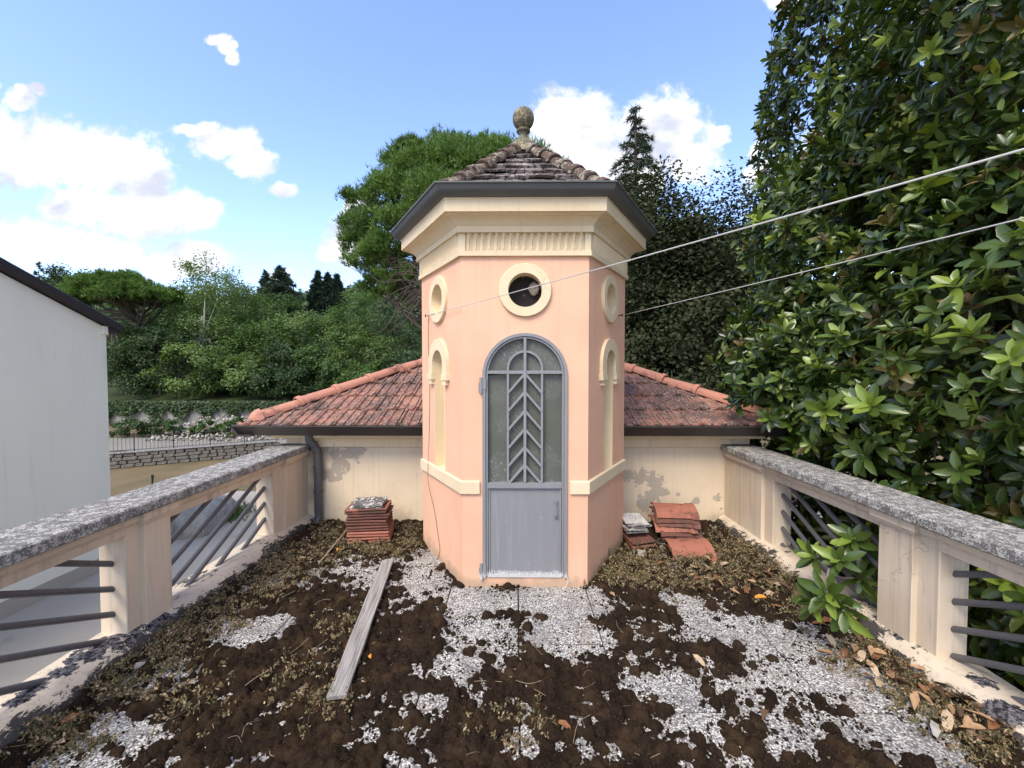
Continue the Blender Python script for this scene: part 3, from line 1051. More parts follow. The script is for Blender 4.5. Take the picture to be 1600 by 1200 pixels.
# cedar and holm oaks on the right
b = Vector((P(990, 579, 24).x, 24, GZ))
conifer('tall_cedar', 'tall dark cedar with drooping tip right of the tower roof', b, P(985, 166, 24).z - GZ, 6.4, 'cedar', 120, .24, 130, .34, .045, .10, None, .35, .86)
for (u, Y, vt, hw, lab) in ((1070, 14.5, 298, 2.7, 'dense dark holm oak between the tower and the magnolia'), (1000, 17, 308, 2.4, 'dark holm oak close behind the right side of the tower'),
                            (1150, 18, 318, 2.6, 'greyish holm oak half hidden behind the magnolia')):
    b = Vector((P(u, 579, Y).x, Y, GZ))
    h = P(u, vt, Y).z - GZ
    broad_tree('holm_oak', lab, b, h, (hw, hw, h * .43), 'oak', 380, 180, .135, .575, 'holm oaks behind the tower', low=-.95, sig=.15, inner=.22)
b = Vector((P(1222, 579, 21).x, 21, GZ))
broad_tree('thin_tree', 'thin greyish treetop peeking out beside the magnolia', b, P(1222, 272, 21).z - GZ, (1.1, 1.1, 2.4), 'oak', 60, 40, .14, .76, sig=.22)

# ------------------------------------------------------------------ white neighbour house
HX, HY1, HY0 = -10.2, 10.66, 1.4
hz1 = 2.70
ridge_y = (HY1 + HY0) / 2
ridge_z = hz1 + (HY1 - ridge_y) * 0.405
t = empty('white_house', (HX, ridge_y, GZ))
tag(t, 'plain white rendered house with a dark brown sloping roof edge', 'house')
mb = MB()
Lp = lambda p: (p[0] - HX, p[1] - ridge_y, p[2] - GZ)
prof = [(HY0, GZ), (HY1, GZ), (HY1, hz1), (ridge_y, ridge_z), (HY0, hz1)]
mb.prism(prof, lambda a, b_, tt: Lp((tt, a, b_)), HX, HX - 9)
mb.build('wall', M['house'], t, bevel=.012)
mb = MB()
for sgn in (1, -1):
    ye = ridge_y + sgn * ((HY1 - ridge_y) + .30)
    ze = hz1 - .30 * .405
    poly = [(ridge_y, ridge_z + .02), (ye, ze + .02), (ye, ze + .23), (ridge_y, ridge_z + .23)]
    mb.prism(poly, lambda a, b_, tt: Lp((tt, a, b_)), HX + .15, HX - 9.3)
mb.build('roof', M['verge'], t, bevel=.02)
mb = MB()
ye = HY1 + .40
mb.prism([(HY1 + .004, hz1 - .12), (HY1 + .24, hz1 - .14), (HY1 + .29, hz1 - .10), (HY1 + .004, hz1 - .004)], lambda a, b_, tt: Lp((tt, a, b_)), HX + .12, HX - 9.2)
mb.build('eave_box', M['verge'], t)
mb = MB()
mb.box(*(HX - HX, HX + .025 - HX), HY0 - ridge_y, HY1 - ridge_y, 0.0, .34)
mb.build('plinth', M['yard'], t)
mb = MB()
mb.box(.004, .05, HY1 - ridge_y - .13, HY1 - ridge_y - .004, hz1 - GZ - .17, hz1 - GZ + .03)
mb.build('verge_block', M['house'], t)

# pale lump of concrete and grass in the yard
mb = MB()
c0 = G(312, 832, GZ)
for k in range(1):
    nseg = 14
    for i in range(nseg):
        pass
bm = bmesh.new()
bmesh.ops.create_icosphere(bm, subdivisions=3, radius=1)
for v in bm.verts:
    s = Vector((math.copysign(abs(v.co.x) ** .6, v.co.x), math.copysign(abs(v.co.y) ** .6, v.co.y), math.copysign(abs(v.co.z) ** .7, v.co.z)))
    s *= 1 + .05 * math.sin(v.co.x * 5 + 1) * math.cos(v.co.y * 4)
    v.co = Vector((s.x * .62, s.y * 1.2, s.z * .62 + .2))
me = bpy.data.meshes.new('boulder')
bm.to_mesh(me)
bm.free()
me.materials.append(M['wall_old'])
me.shade_smooth()
tag(obj('boulder', me, loc=c0 + Vector((-.3, .6, 0)), rot=(0, 0, .2)), 'pale rounded concrete boulder on the grey yard below', 'boulder')
c1 = G(345, 808, GZ)
cc = np.array(c1) + rng.normal(0, 1, (260, 3)) * np.array([.45, .55, 0])
cc[:, 2] = GZ
V, F = needles(cc, np.tile([0, 0, 1.0], (260, 1)), 5, .32, .03, .5)
tag(obj('yard_grass', np_mesh('yard_grass', V, F, M['broad_a'])), 'small patch of green grass beside the pale boulder in the yard', 'grass', None, 'stuff')

# field stone wall with iron railing
A, Bp = Vector((P(120, 579, 20.6).x, 20.6, GZ)), Vector((P(430, 579, 25).x, 25.0, GZ))
dv = (Bp - A)
Lw = dv.length
ang = math.atan2(dv.y, dv.x)
t = empty('field_stone_wall', A, ang)
tag(t, 'low grey field stone wall along the dry field', 'wall')
mb = MB()
mb.box(0, Lw, .05, .34, -.2, .70)
mb.build('core', M['mortar'], t)
smesh = []
for k in range(4):
    q = MB()
    q.box(-.5, .5, -.5, .5, -.5, .5)
    me = q.mesh('stone', M['stone'], bevel=.12)
    for v in me.vertices:
        v.co += Vector(rng.normal(0, .035, 3))
    smesh.append(me)
z = 0.0
for row in range(4):
    hgt = .185
    x = -rng.uniform(0, .3)
    while x < Lw:
        wd = rng.uniform(.30, .62)
        o = obj('stone', smesh[rng.integers(4)], t, (x + wd / 2, .12 + rng.normal(0, .012), z + hgt / 2))
        o.scale = (wd - .03, .25, hgt - .025)
        x += wd
    z += hgt
mb = MB()
mb.box(-.02, Lw + .02, -.03, .38, .745, .80)
mb.build('coping', M['coping'], t, bevel=.01)
t = empty('iron_railing', A + Vector((0, .2, .80)), ang)
tag(t, 'thin dark iron railing on top of the field stone wall', 'railing')
x = 0.3
bar = MB().tube([(0, 0, .05), (0, 0, .78)], .009, 5).mesh('bar', M['iron'])
post = MB().tube([(0, 0, -.05), (0, 0, .95)], .026, 6).mesh('post', M['iron'])
while x < Lw:
    obj('post', post, t, (x, 0, 0))
    for k in range(1, 10):
        if x + k * .16 < Lw:
            obj('bar', bar, t, (x + k * .16, 0, 0))
    x += 1.6
for zz in (.08, .78):
    MB().tube([(0, 0, zz), (Lw, 0, zz)], .014, 5).build('rail', M['iron'], t)
# stake in the field
s0 = G(238, 765, GZ)
mb = MB()
mb.tube([s0, s0 + Vector((.02, 0, .55))], .035, 6)
mb.tube([s0 + Vector((.02, 0, .48)), s0 + Vector((.02, 0, .62))], .05, 6)
tag(mb.build('field_stake', M['iron']), 'small dark stake standing in the dry field', 'stake')
# old retaining wall with ivy
t = empty('retaining_wall', (0, 33, GZ + .55))
tag(t, 'old whitish retaining wall half covered by hanging ivy', 'wall')
mb = MB()
mb.box(-48, 3, 0, .45, -.3, 1.75)
mb.build('wall', M['wall_old'], t)
n = 16000
x = rng.uniform(-48, 2, n)
edge = .35 + .75 * (np.sin(x * .9) * .5 + .5) * (np.sin(x * .37 + 1) * .5 + .5) + .3 * np.sin(x * 3.1)
z = 2.0 - np.abs(rng.normal(0, 1, n)) * .62 * (edge + .25)
keep = z > .1
x, z = x[keep], z[keep]
pts = np.stack([x, -.12 - rng.uniform(0, .22, len(x)), z], -1)
N = unit(np.array([0, -1, .5]) + rng.normal(0, .4, pts.shape))
V, F = quads(pts, np.cross(N, rng.normal(0, 1, pts.shape)), N, .26, .22)
stuff(obj('ivy', np_mesh('ivy', V, F, M['ivy']), t))
# rubble bank
bm = bmesh.new()
bmesh.ops.create_icosphere(bm, subdivisions=1, radius=1)
tv = np.array([v.co[:] for v in bm.verts])
tf = np.array([[v.index for v in f.verts] for f in bm.faces])
bm.free()
n = 1600
px = rng.uniform(-24, -9, n)
py_ = rng.uniform(27.5, 32.6, n)
pz = terrain_z(px, py_) + rng.uniform(0, .35, n) + np.clip((py_ - 28) / 4, 0, 1) * .5
sc = rng.uniform(.03, .13, (n, 1, 1)) * rng.uniform(.5, 1.4, (n, 1, 3))
V = (tv[None] * (1 + rng.normal(0, .14, (n, len(tv), 1)))) * sc + np.stack([px, py_, pz], -1)[:, None, :]
F = (tf[None] + (np.arange(n) * len(tv))[:, None, None]).reshape(-1, 3)
tag(obj('rubble_bank', np_mesh('rubble_bank', V.reshape(-1, 3), F, M['rock'])), 'pale heap of rubble stones at the foot of the old wall', 'rubble', None, 'stuff')
for (u, v, hw, lab) in ((215, 682, 1.7, 'dark low bush at the wall foot beside the white house'), (255, 680, 1.4, 'dark low bush left of the rubble heap'), (322, 690, .8, 'small green bush growing behind the iron railing'),
                        (372, 684, .9, 'small green bush on the rubble near the roof corner')):
    b = P(u, v, 29)
    b.z = float(terrain_z(b.x, 29))
    broad_tree('low_bush', lab, b, 1.25, (hw, .8, .62), 'broad_c' if hw > 1 else 'broad_a', 30, 50, .17, .5, 'bushes by the old wall', cat='bush')

# ------------------------------------------------------------------ terrace floor
XL, XR = -2.25, 2.24                      # post faces of the two balustrades
mb = MB()
mb.box(XL - .02, XR + .02, -1.4, WALLY, -.35, -.034)
floor = structure(mb.build('terrace_floor', M['mortar']))
S = .505
x0 = G(810, 950).x
slabs = []
for k in range(4):
    q = MB()
    q.box(-S / 2 + .004, S / 2 - .004, -S / 2 + .004, S / 2 - .004, -.032, 0)
    slabs.append(q.mesh('paving_slab', M['pebble'], bevel=.004))
k0 = int((XL - .05 - x0) / S) - 1
for i in range(k0, k0 + 12):
    xa, xb = x0 + i * S, x0 + (i + 1) * S
    if xa > XR - .06 or xb < XL + .06:
        continue
    for j in range(12):
        yb = 3.03 + 1.515 - j * S
        ya = yb - S
        xa2, xb2 = max(xa, XL - .01), min(xb, XR + .01)
        if xa2 == xa and xb2 == xb:
            o = obj('paving_slab', slabs[(i + j) % 4], floor, ((xa + xb) / 2, (ya + yb) / 2, rng.uniform(-.003, .002)), (rng.normal(0, .003), rng.normal(0, .003), 0))
        else:
            q = MB()
            q.box(xa2 + .004, xb2 - .004, ya + .004, yb - .004, -.032, -.001)
            q.build('paving_slab', M['pebble'], floor, bevel=.004)

# ------------------------------------------------------------------ balustrades


def balustrade(side, xp, yc, yend, label, hw, ns, es, zfar, znear):
    s = 1 if side > 0 else -1
    X = lambda d: xp + s * d
    t = empty('balustrade', (xp, yc, 0))
    tag(t, label, 'balustrade')
    t_inv = Vector((xp, yc, 0))

    def part(mb, name, mat, **kw):
        mb.v = [tuple(Vector(p) - t_inv) for p in mb.v]
        return mb.build(name, mat, t, **kw)

    def bx(mb, d0, d1, y0, y1, z0, z1):
        a, b_ = sorted((X(d0), X(d1)))
        mb.box(a, b_, y0, y1, z0, z1)
        return mb
    KT = .088
    y_start = -1.35
    # kerb with an uneven skirt
    ysn = np.arange(y_start, WALLY + .001, .035)
    prof = [(-.115, -.06), (-.095, .012), (-.06, .05), (-.012, KT - .008), (.012, KT), (.20, KT), (.20, -.3)]
    V, F = [], []
    for yy in ysn:
        for a, (d, z_) in enumerate(prof):
            jd = rng.normal(0, .006) if a in (1, 2) else 0
            jz = rng.normal(0, .004) if a in (1, 2, 3) else 0
            V.append((X(d + jd) - xp, yy - yc, z_ + jz))
    k = len(prof)
    for i in range(len(ysn) - 1):
        for a in range(k - 1):
            q = (i * k + a, i * k + a + 1, (i + 1) * k + a + 1, (i + 1) * k + a)
            F.append(q if s < 0 else q[::-1])
    obj('kerb', np_mesh('kerb', V, F, M['kerb']), t)
    ZB, ZT, ZC = .665, .79, .852
    posts = [yc - 1.47 * k for k in range(0, 3)]
    for py in posts:
        part(bx(MB(), .03, .19, py - ns, py + hw - .004, KT - .01, ZB + .004), 'pier', M['cream_rail'], bevel=.004)
        part(bx(MB(), 0, .215, py - hw, py + hw, KT - .012, .712), 'post', M['cream_rail'], bevel=.004)
        mb = MB()
        bx(mb, -.018, .225, py - hw - .02, py + hw + .02, .710, .735)
        bx(mb, -.034, .235, py - hw - .035, py + hw + .035, .733, ZT - .002)
        part(mb, 'capital', M['cream_rail'], bevel=.003)
    part(bx(MB(), .03, .19, yend, yend + es, KT - .01, ZB + .004), 'pier', M['cream_rail'], bevel=.004)
    part(bx(MB(), 0, .215, yend + es - .003, WALLY + .02, KT - .012, .712), 'end_pier', M['cream_rail'], bevel=.004)
    mb = MB()
    bx(mb, -.018, .225, yend + es - .02, WALLY + .015, .710, .735)
    bx(mb, -.034, .235, yend + es - .035, WALLY + .017, .733, ZT - .002)
    part(mb, 'capital', M['cream_rail'], bevel=.003)
    mb = MB()
    bx(mb, .03, .19, y_start, WALLY - .01, ZB, .722)
    bx(mb, .014, .205, y_start, WALLY - .01, .720, .738)
    bx(mb, -.004, .215, y_start, WALLY - .01, .736, ZT - .006)
    part(mb, 'beam', M['cream_rail'], bevel=.003)
    # coping stones
    y = WALLY - .02
    while y > y_start:
        y2 = max(y - 1.12, y_start)
        part(bx(MB(), -.062, .262, y2 + .002, y - .002, ZT - .003, ZC), 'coping_stone', M['coping'], bevel=.008)
        y = y2
    # slanting bars
    sl = .465

    def bars(ya, yb, slope, yref, zs):
        for z0 in zs:
            pts = []
            lo, hi = ya - .012, yb + .012
            zl, zh = KT - .012, ZB + .012
            fz_ = lambda yy: z0 + slope * (yy - yref)
            c = [lo, hi, yref + (zl - z0) / slope, yref + (zh - z0) / slope]
            c = sorted(c)
            a, b_ = c[1], c[2]
            if b_ - a < .05 or not (lo - 1e-6 <= a and b_ <= hi + 1e-6) or not (zl - 1e-6 <= fz_((a + b_) / 2) <= zh + 1e-6):
                continue
            part(MB().tube([(X(.115), a, fz_(a)), (X(.115), b_, fz_(b_))], .0175, 10), 'bar', M['bar'], smooth=True)
    bars(yc + hw, yend, sl, yend, [zfar + .147 * k for k in range(-5, 7)])
    for q in range(2):
        yb = posts[q] - ns
        ya = posts[q] - 1.47 + hw
        bars(ya, yb, -sl if q == 0 else sl, yb if q == 0 else ya, [znear - .15 * k for k in range(-5, 7)])
    return t


balustrade(-1, XL, 2.657, 3.986, 'cream balustrade with lichen coping and slanting grey bars on the yard side', .10, .197, .158, .383, .503)
balustrade(1, XR, 2.53, 3.777, 'cream balustrade with lichen coping and slanting bars beside the magnolia', .115, .239, .134, .388, .544)

# ------------------------------------------------------------------ hip roofed building behind
EZ = 1.075                                 # eave height
EY = 4.36                                  # front eave
EXL, EXR = -2.76, 2.76
AP = Vector(((EXL + EXR) / 2, EY + 2.82, 2.235))
t = empty('hip_roofed_building', (0, WALLY, 0))
tag(t, 'low cream building with red tiled hip roof behind the tower', 'building')
OFF = Vector((0, WALLY, 0))


def bpart(mb, name, mat, parent=t, **kw):
    mb.v = [tuple(Vector(p) - OFF) for p in mb.v]
    return mb.build(name, mat, parent, **kw)


BYE = EY + 2 * 2.82
mb = MB()
mb.box(-2.48, 2.50, WALLY, BYE - .28, GZ, .985)
bpart(mb, 'wall', M['wall'])
mb = MB()
mb.box(XL - .215, XR + .215, -1.35, WALLY - .004, GZ, -.306)
bpart(mb, 'lower_wall', M['wall'])
mb = MB()
mb.box(XL - .05, XR + .05, WALLY - .035, WALLY + .02, .815, .925)
bpart(mb, 'frieze', M['cream'], bevel=.003)
mb = MB()
mb.box(-2.58, 2.60, WALLY - .125, BYE - .15, .922, 1.012)
mb.box(-2.60, 2.62, WALLY - .15, BYE - .13, 1.008, 1.03)
bpart(mb, 'cornice', M['cream'], bevel=.004)
# gutter
gp = [(0.20, .0), (.085, .0), (.07, .004), (.012, .088), (0, .10), (0, .113), (.012, .113), (.02, .10), (.08, .015), (.20, .015)]
mb = MB()


def gut(a, b_, tt):
    return (tt, EY - .10 + a, EZ - .105 + b_)


mb.prism(gp, gut, EXL - .10, EXR + .10)
mb.prism(gp, lambda a, b_, tt: (EXL - .10 + a, tt, EZ - .103 + b_), EY - .10, BYE + .1)
mb.prism(gp, lambda a, b_, tt: (EXR + .10 - a, tt, EZ - .103 + b_), EY - .10, BYE + .1)
bpart(mb, 'gutter', M['gutter_brown'], smooth=False)
# roof deck under the tiles
cs = [Vector((EXL, EY, EZ)), Vector((EXR, EY, EZ)), Vector((EXR, BYE, EZ)), Vector((EXL, BYE, EZ))]
mb = MB()
dn = Vector((0, 0, -.025))
mb.add([c_ + dn for c_ in cs] + [AP + dn], [(0, 1, 4), (1, 2, 4), (2, 3, 4), (3, 0, 4)])
bpart(mb, 'roof_deck', M['tile'], fix=False)
TW, TL, TE = .218, .40, .345
tprof = [(0, .004), (.012, .026), (.034, .028), (.046, .006), (.098, .006), (.106, .020), (.122, .020), (.130, .006), (.188, .006), (.198, .020), (.2175, .022)]


def tile_verts():
    vs, fs = [], []
    k = len(tprof)
    for (yy, dz, th) in ((0, 0, 0), (TL * .5, .0, 0), (TL, 0, 0)):
        for (x, z_) in tprof:
            vs.append((x - TW / 2, yy, z_ + dz))
    for (x, z_) in tprof:
        vs.append((x - TW / 2, 0, z_ - .022))
    for r_ in range(2):
        for i in range(k - 1):
            fs.append((r_ * k + i, r_ * k + i + 1, (r_ + 1) * k + i + 1, (r_ + 1) * k + i))
    for i in range(k - 1):
        fs.append((3 * k + i, 3 * k + i + 1, i + 1, i))
    return vs, fs


TV, TF = tile_verts()


def slope_frame(a, b_, apex):
    ex = (b_ - a).normalized()
    mid = (a + b_) / 2
    up = (apex - mid)
    up = up - ex * up.dot(ex)
    ey = up.normalized()
    ez = ex.cross(ey)
    return Matrix((ex, ey, ez)).transposed(), mid, up.length


tile_me = MB().add(TV, TF).mesh('roof_tile', M['tile'], fix=False)
ntile = 0
for si, (ia, ib) in enumerate(((0, 1), (3, 0), (1, 2))):
    a, b_ = cs[ia], cs[ib]
    R3, mid, H = slope_frame(a, b_, AP)
    W_ = (b_ - a).length
    joined = MB()
    rows = int(H / TE) + 1
    for r_ in range(rows):
        yy = r_ * TE - .05
        half = W_ / 2 * (1 - (yy + .05) / H)
        nt = int(half / TW) + 2
        for i in range(-nt, nt + 1):
            xc = i * TW + (TW / 2 if r_ % 2 else 0)
            e0 = abs(xc) - TW / 2
            if e0 > half - .01:
                continue
            tilt = .055
            cut = abs(xc) + TW / 2 > W_ / 2 * (1 - (yy + TL + .05) / H)
            Tm = Matrix.Translation(mid) @ R3.to_4x4() @ Matrix.Translation((xc, yy, .030)) @ Matrix.Rotation(-tilt, 4, 'X') @ Matrix.Rotation(rng.normal(0, .006), 4, 'Z')
            if si == 0:
                ntile += 1
                if not cut:
                    o = obj('roof_tile', tile_me, t)
                    o.matrix_local = Matrix.Translation(-OFF) @ Tm
                    continue
            bm = bmesh.new()
            vs = [bm.verts.new(Tm @ Vector(p)) for p in TV]
            for f in TF:
                bm.faces.new([vs[q] for q in f])
            for (corner, sg) in ((a, 1), (b_, -1)):
                hip = (AP - corner).normalized()
                side = (b_ - a).normalized()
                nrm = hip.cross(Vector((0, 0, 1)))
                if nrm.dot(side * sg) > 0:
                    nrm = -nrm
                bmesh.ops.bisect_plane(bm, geom=bm.verts[:] + bm.edges[:] + bm.faces[:], plane_co=corner, plane_no=nrm, clear_outer=True)
            if not bm.faces:
                bm.free()
                continue
            bm.verts.ensure_lookup_table()
            vv = [v.co - OFF for v in bm.verts]
            bm.verts.index_update()
            ff = [[v.index for v in f.verts] for f in bm.faces]
            bm.free()
            if si == 0:
                MB().add(vv, ff).build('roof_tile', M['tile'], t, fix=False)
            else:
                joined.add(vv, ff)
    if si:
        stuff(joined.build('side_roof_tiles', M['tile'], t, fix=False))


def barrel(length, r0, r1, mb=None, n=9, collar=True, drop=.02):
    """half round cap along +Y, wide end at y=0"""
    q = mb or MB()
    st = [(0, r0 + .014), (.018, r0 + .018), (.05, r0 + .016), (.058, r0 + .002), (length, r1)] if collar else [(0, r0), (length, r1)]
    vs, fs = [], []
    for (yy, r_) in st:
        for j in range(n):
            a = R(-12) + R(204) * j / (n - 1)
            vs.append((r_ * math.cos(a), yy, r_ * .82 * math.sin(a)))
    for j in range(n):
        a = R(-12) + R(204) * j / (n - 1)
        vs.append(((st[0][1] - .022) * math.cos(a), 0, (st[0][1] - .022) * .82 * math.sin(a)))
    for i in range(len(st) - 1):
        for j in range(n - 1):
            fs.append((i * n + j, i * n + j + 1, (i + 1) * n + j + 1, (i + 1) * n + j))
    k = len(st) * n
    for j in range(n - 1):
        fs.append((k + j, k + j + 1, j + 1, j))
    return q.add(vs, fs)


cap_me = barrel(.47, .082, .070).mesh('ridge_tile', M['ridge'], smooth=True, fix=False)
q = barrel(.47, .082, .070, collar=False)
vs, fs = [], []
nA, nB = 9, 5
for i in range(nB):
    ph = R(90) * i / (nB - 1)
    for j in range(nA):
        a = R(-12) + R(204) * j / (nA - 1)
        rr_ = .098 * math.cos(ph) * (1 + .05 * math.cos(j * math.pi))
        vs.append((rr_ * math.cos(a), .06 - .12 * math.sin(ph), rr_ * .85 * math.sin(a) + .0))
for i in range(nB - 1):
    for j in range(nA - 1):
        fs.append((i * nA + j, (i + 1) * nA + j, (i + 1) * nA + j + 1, i * nA + j + 1))
q.add(vs, fs)
end_me = q.mesh('ridge_tile', M['ridge'], smooth=True, fix=False)
for corner in cs:
    dvec = AP - corner
    Lh = dvec.length
    ey = dvec.normalized()
    ex = ey.cross(Vector((0, 0, 1))).normalized()
    ez = ex.cross(ey)
    R3 = Matrix((ex, ey, ez)).transposed().to_4x4()
    s_ = .10
    first = True
    while s_ < Lh - .1:
        o = obj('ridge_tile', end_me if first else cap_me, t)
        o.matrix_local = Matrix.Translation(-OFF) @ Matrix.Translation(corner + ey * s_ + ez * (.038 + (0 if first else .006))) @ R3 @ Matrix.Rotation(rng.normal(0, .012), 4, 'X')
        s_ += .43
        first = False
# downpipe
pA = P(485, 672, WALLY - .10)
xw = P(497, 760, WALLY - .06).x
pts = [(pA.x, WALLY - .12, 1.0), (pA.x, WALLY - .12, .90), (pA.x + .03, WALLY - .09, .84), (xw, WALLY - .06, .76), (xw, WALLY - .055, .66), (xw, WALLY - .055, .2), (xw, WALLY - .055, .06), (xw - .02, WALLY - .12, -.02)]
dp = bpart(MB().tube(curve_pts(pts, 4), .042, 12), 'downpipe', M['gutter'], smooth=True)
for z_ in (.86, .60, .33):
    yy = WALLY - .055 if z_ < .8 else WALLY - .10
    xx = xw if z_ < .8 else pA.x + .02
    mb = MB()
    mb.tube([(xx, yy, z_), (xx, yy, z_ + .022)], .050, 12)
    mb.v = [tuple(Vector(p) - OFF) for p in mb.v]
    mb.build('pipe_collar', M['gutter'], dp, smooth=True)

# ------------------------------------------------------------------ hexagonal stair tower
TS = .943
TC = Vector((.068, 3.2 + TS * .866, 0))
tower = empty('stair_tower', TC)
tag(tower, 'pink hexagonal stair tower with cream cornice, arched metal door and ball finial', 'tower')


def hexpts(s, z):
    return [Vector((s * math.cos(R(60 * k - 120)), s * math.sin(R(60 * k - 120)), z)) for k in range(6)]


def hexloft(prof, mb=None, close=False):
    q = mb or MB()
    vs = []
    for s, z in prof:
        vs += hexpts(s, z)
    fs = []
    for i in range(len(prof) - 1):
        for j in range(6):
            fs.append((i * 6 + j, i * 6 + (j + 1) % 6, (i + 1) * 6 + (j + 1) % 6, (i + 1) * 6 + j))
    if close:
        k = (len(prof) - 1) * 6
        for j in range(6):
            fs.append((k + j, k + (j + 1) % 6, (j + 1) % 6, j))
    return q.add(vs, fs)


def face_frame(k, s=TS):
    """2D (x along face, z) -> local 3D; face k between vertex k and k+1 (face 0 is the front)"""
    a, b_ = hexpts(s, 0)[k], hexpts(s, 0)[(k + 1) % 6]
    ex = (b_ - a).normalized()
    mid = (a + b_) / 2
    nrm = Vector((mid.x, mid.y, 0)).normalized()
    return lambda x, z_, d=0.0: mid + ex * x + Vector((0, 0, z_)) + nrm * d


def circle(cx, cz, r, n=28, a0=0, a1=360, end=False):
    return [(cx + r * math.cos(R(a0 + (a1 - a0) * i / n)), cz + r * math.sin(R(a0 + (a1 - a0) * i / n))) for i in range(n + (1 if end else 0))]


def arch(cx, half, z0, zs, n=18):
    return [(cx - half, z0), (cx + half, z0)] + circle(cx, zs, half, n, 0, 180, True)


OC_Z, OC_R, OC_H = 2.225, .195, .126
DH, D0, DS = .318, .072, 1.590            # door half width, bottom, spring
NH, N0, NS = .122, .80, 1.682             # niche
WTOP = 2.49
q = MB()
for k in range(6):
    fr = face_frame(k)
    outer = [(-TS / 2, -.05), (TS / 2, -.05), (TS / 2, WTOP), (-TS / 2, WTOP)]
    holes = []
    if k in (0, 1, 5):
        holes.append(circle(0, OC_Z, OC_H))
        holes.append(arch(0, DH, D0, DS) if k == 0 else arch(0, NH, N0, NS))
    loops = [outer] + [list(reversed(h)) for h in holes]
    flat = [p for l in loops for p in l]
    tris = tessellate_polygon([[Vector((p[0], p[1], 0)) for p in l] for l in loops])
    # tessellate returns arbitrary winding; orient outward
    fs = []
    for tr in tris:
        a, b_, c_ = (Vector(flat[i]) for i in tr)
        fs.append(tr if (b_ - a).cross(c_ - a) > 0 else tr[::-1])
    q.add([fr(x, z_) for x, z_ in flat], fs)
    for h in holes:
        front_open = (k == 0)
        dep = .12 if k == 0 else .085
        tgt = MB() if (k != 0 or h is holes[0]) else q
        n = len(h)
        vs = [fr(x, z_) for x, z_ in h] + [fr(x, z_, -dep) for x, z_ in h]
        fs = [(i, n + i, n + (i + 1) % n, (i + 1) % n) for i in range(n)]
        if k != 0:
            fs.append(tuple(range(n, 2 * n)))
        tgt.add(vs, fs)
        if tgt is not q:
            tgt.build('reveal', M['cream'], tower, fix=False)
q.build('wall', M['pink'], tower, fix=False)
# inner shell keeps the stairwell dark
hexloft([(TS - .16, -.05), (TS - .16, 2.6)]).build('inner_wall', M['mortar'], tower, fix=False) if False else None
for k in (0, 1, 5):
    fr = face_frame(k)
    n = 40
    ring = MB()
    i0, o0 = circle(0, OC_Z, OC_H - .001, n), circle(0, OC_Z, OC_R, n)
    i1, o1 = circle(0, OC_Z, OC_H - .001, n), circle(0, OC_Z, OC_R - .004, n)
    vs = [fr(*p, -.01) for p in i0] + [fr(*p, .026) for p in i1] + [fr(*p, .026) for p in o1] + [fr(*p, .02) for p in o0] + [fr(*p, -.005) for p in o0]
    fs = []
    for r_ in range(4):
        for i in range(n):
            fs.append((r_ * n + i, r_ * n + (i + 1) % n, (r_ + 1) * n + (i + 1) % n, (r_ + 1) * n + i))
    ring.add(vs, fs).build('oculus_ring', M['cream'], tower, fix=True)
fr = face_frame(0)
mb = MB()
cpts = circle(0, OC_Z, OC_H + .002, 28)
mb.add([fr(x, z_, -.10) for x, z_ in cpts], [tuple(range(28))])
mb.build('oculus_pane', M['dark_pane'], tower, fix=False)
bm = bmesh.new()
bmesh.ops.create_icosphere(bm, subdivisions=3, radius=1)
for v in bm.verts:
    v.co *= 1 + .12 * math.sin(v.co.x * 7 + 2) * math.cos(v.co.z * 6) + rng.normal(0, .02)
    v.co = Vector((v.co.x * .042, v.co.y * .03, v.co.z * .05))
me = bpy.data.meshes.new('wasp_nest')
bm.to_mesh(me)
bm.free()
me.materials.append(M['nest'])
o = obj('wasp_nest', me, loc=TC + fr(.068, OC_Z + .025, -.075))
tag(o, 'small greyish papery nest stuck inside the round tower window', 'nest')
# niche surrounds
for k in (1, 5):
    fr = face_frame(k)
    n = 18
    ri, ro = NH, .218
    zb = 1.60
    inn = [(NH, zb)] + circle(0, NS, ri, n, 0, 180, True) + [(-NH, zb)]
    out = [(ro, zb)] + circle(0, NS, ro, n, 0, 180, True) + [(-ro, zb)]
    m_ = len(inn)
    vs = [fr(*p, -.004) for p in inn] + [fr(*p, .026) for p in inn] + [fr(*p, .026) for p in out] + [fr(*p, -.004) for p in out]
    fs = []
    for r_ in range(3):
        for i in range(m_ - 1):
            fs.append((r_ * m_ + i, r_ * m_ + i + 1, (r_ + 1) * m_ + i + 1, (r_ + 1) * m_ + i))
    mb = MB().add(vs, fs)
    for sgn in (-1, 1):
        for (xa, xb, za, zb_, dd_) in ((NH, .232, 1.555, 1.604, .034), (NH + .012, .205, 1.515, 1.557, .028)):
            x1, x2 = sorted((sgn * xa, sgn * xb))
            p = [fr(x1, za, -.004), fr(x2, za, -.004), fr(x2, za, dd_), fr(x1, za, dd_), fr(x1, zb_, -.004), fr(x2, zb_, -.004), fr(x2, zb_, dd_), fr(x1, zb_, dd_)]
            mb.add(p, [(0, 1, 2, 3), (4, 5, 6, 7), (0, 1, 5, 4), (1, 2, 6, 5), (2, 3, 7, 6), (3, 0, 4, 7)])
    mb.build('niche_surround', M['cream'], tower, bevel=0)
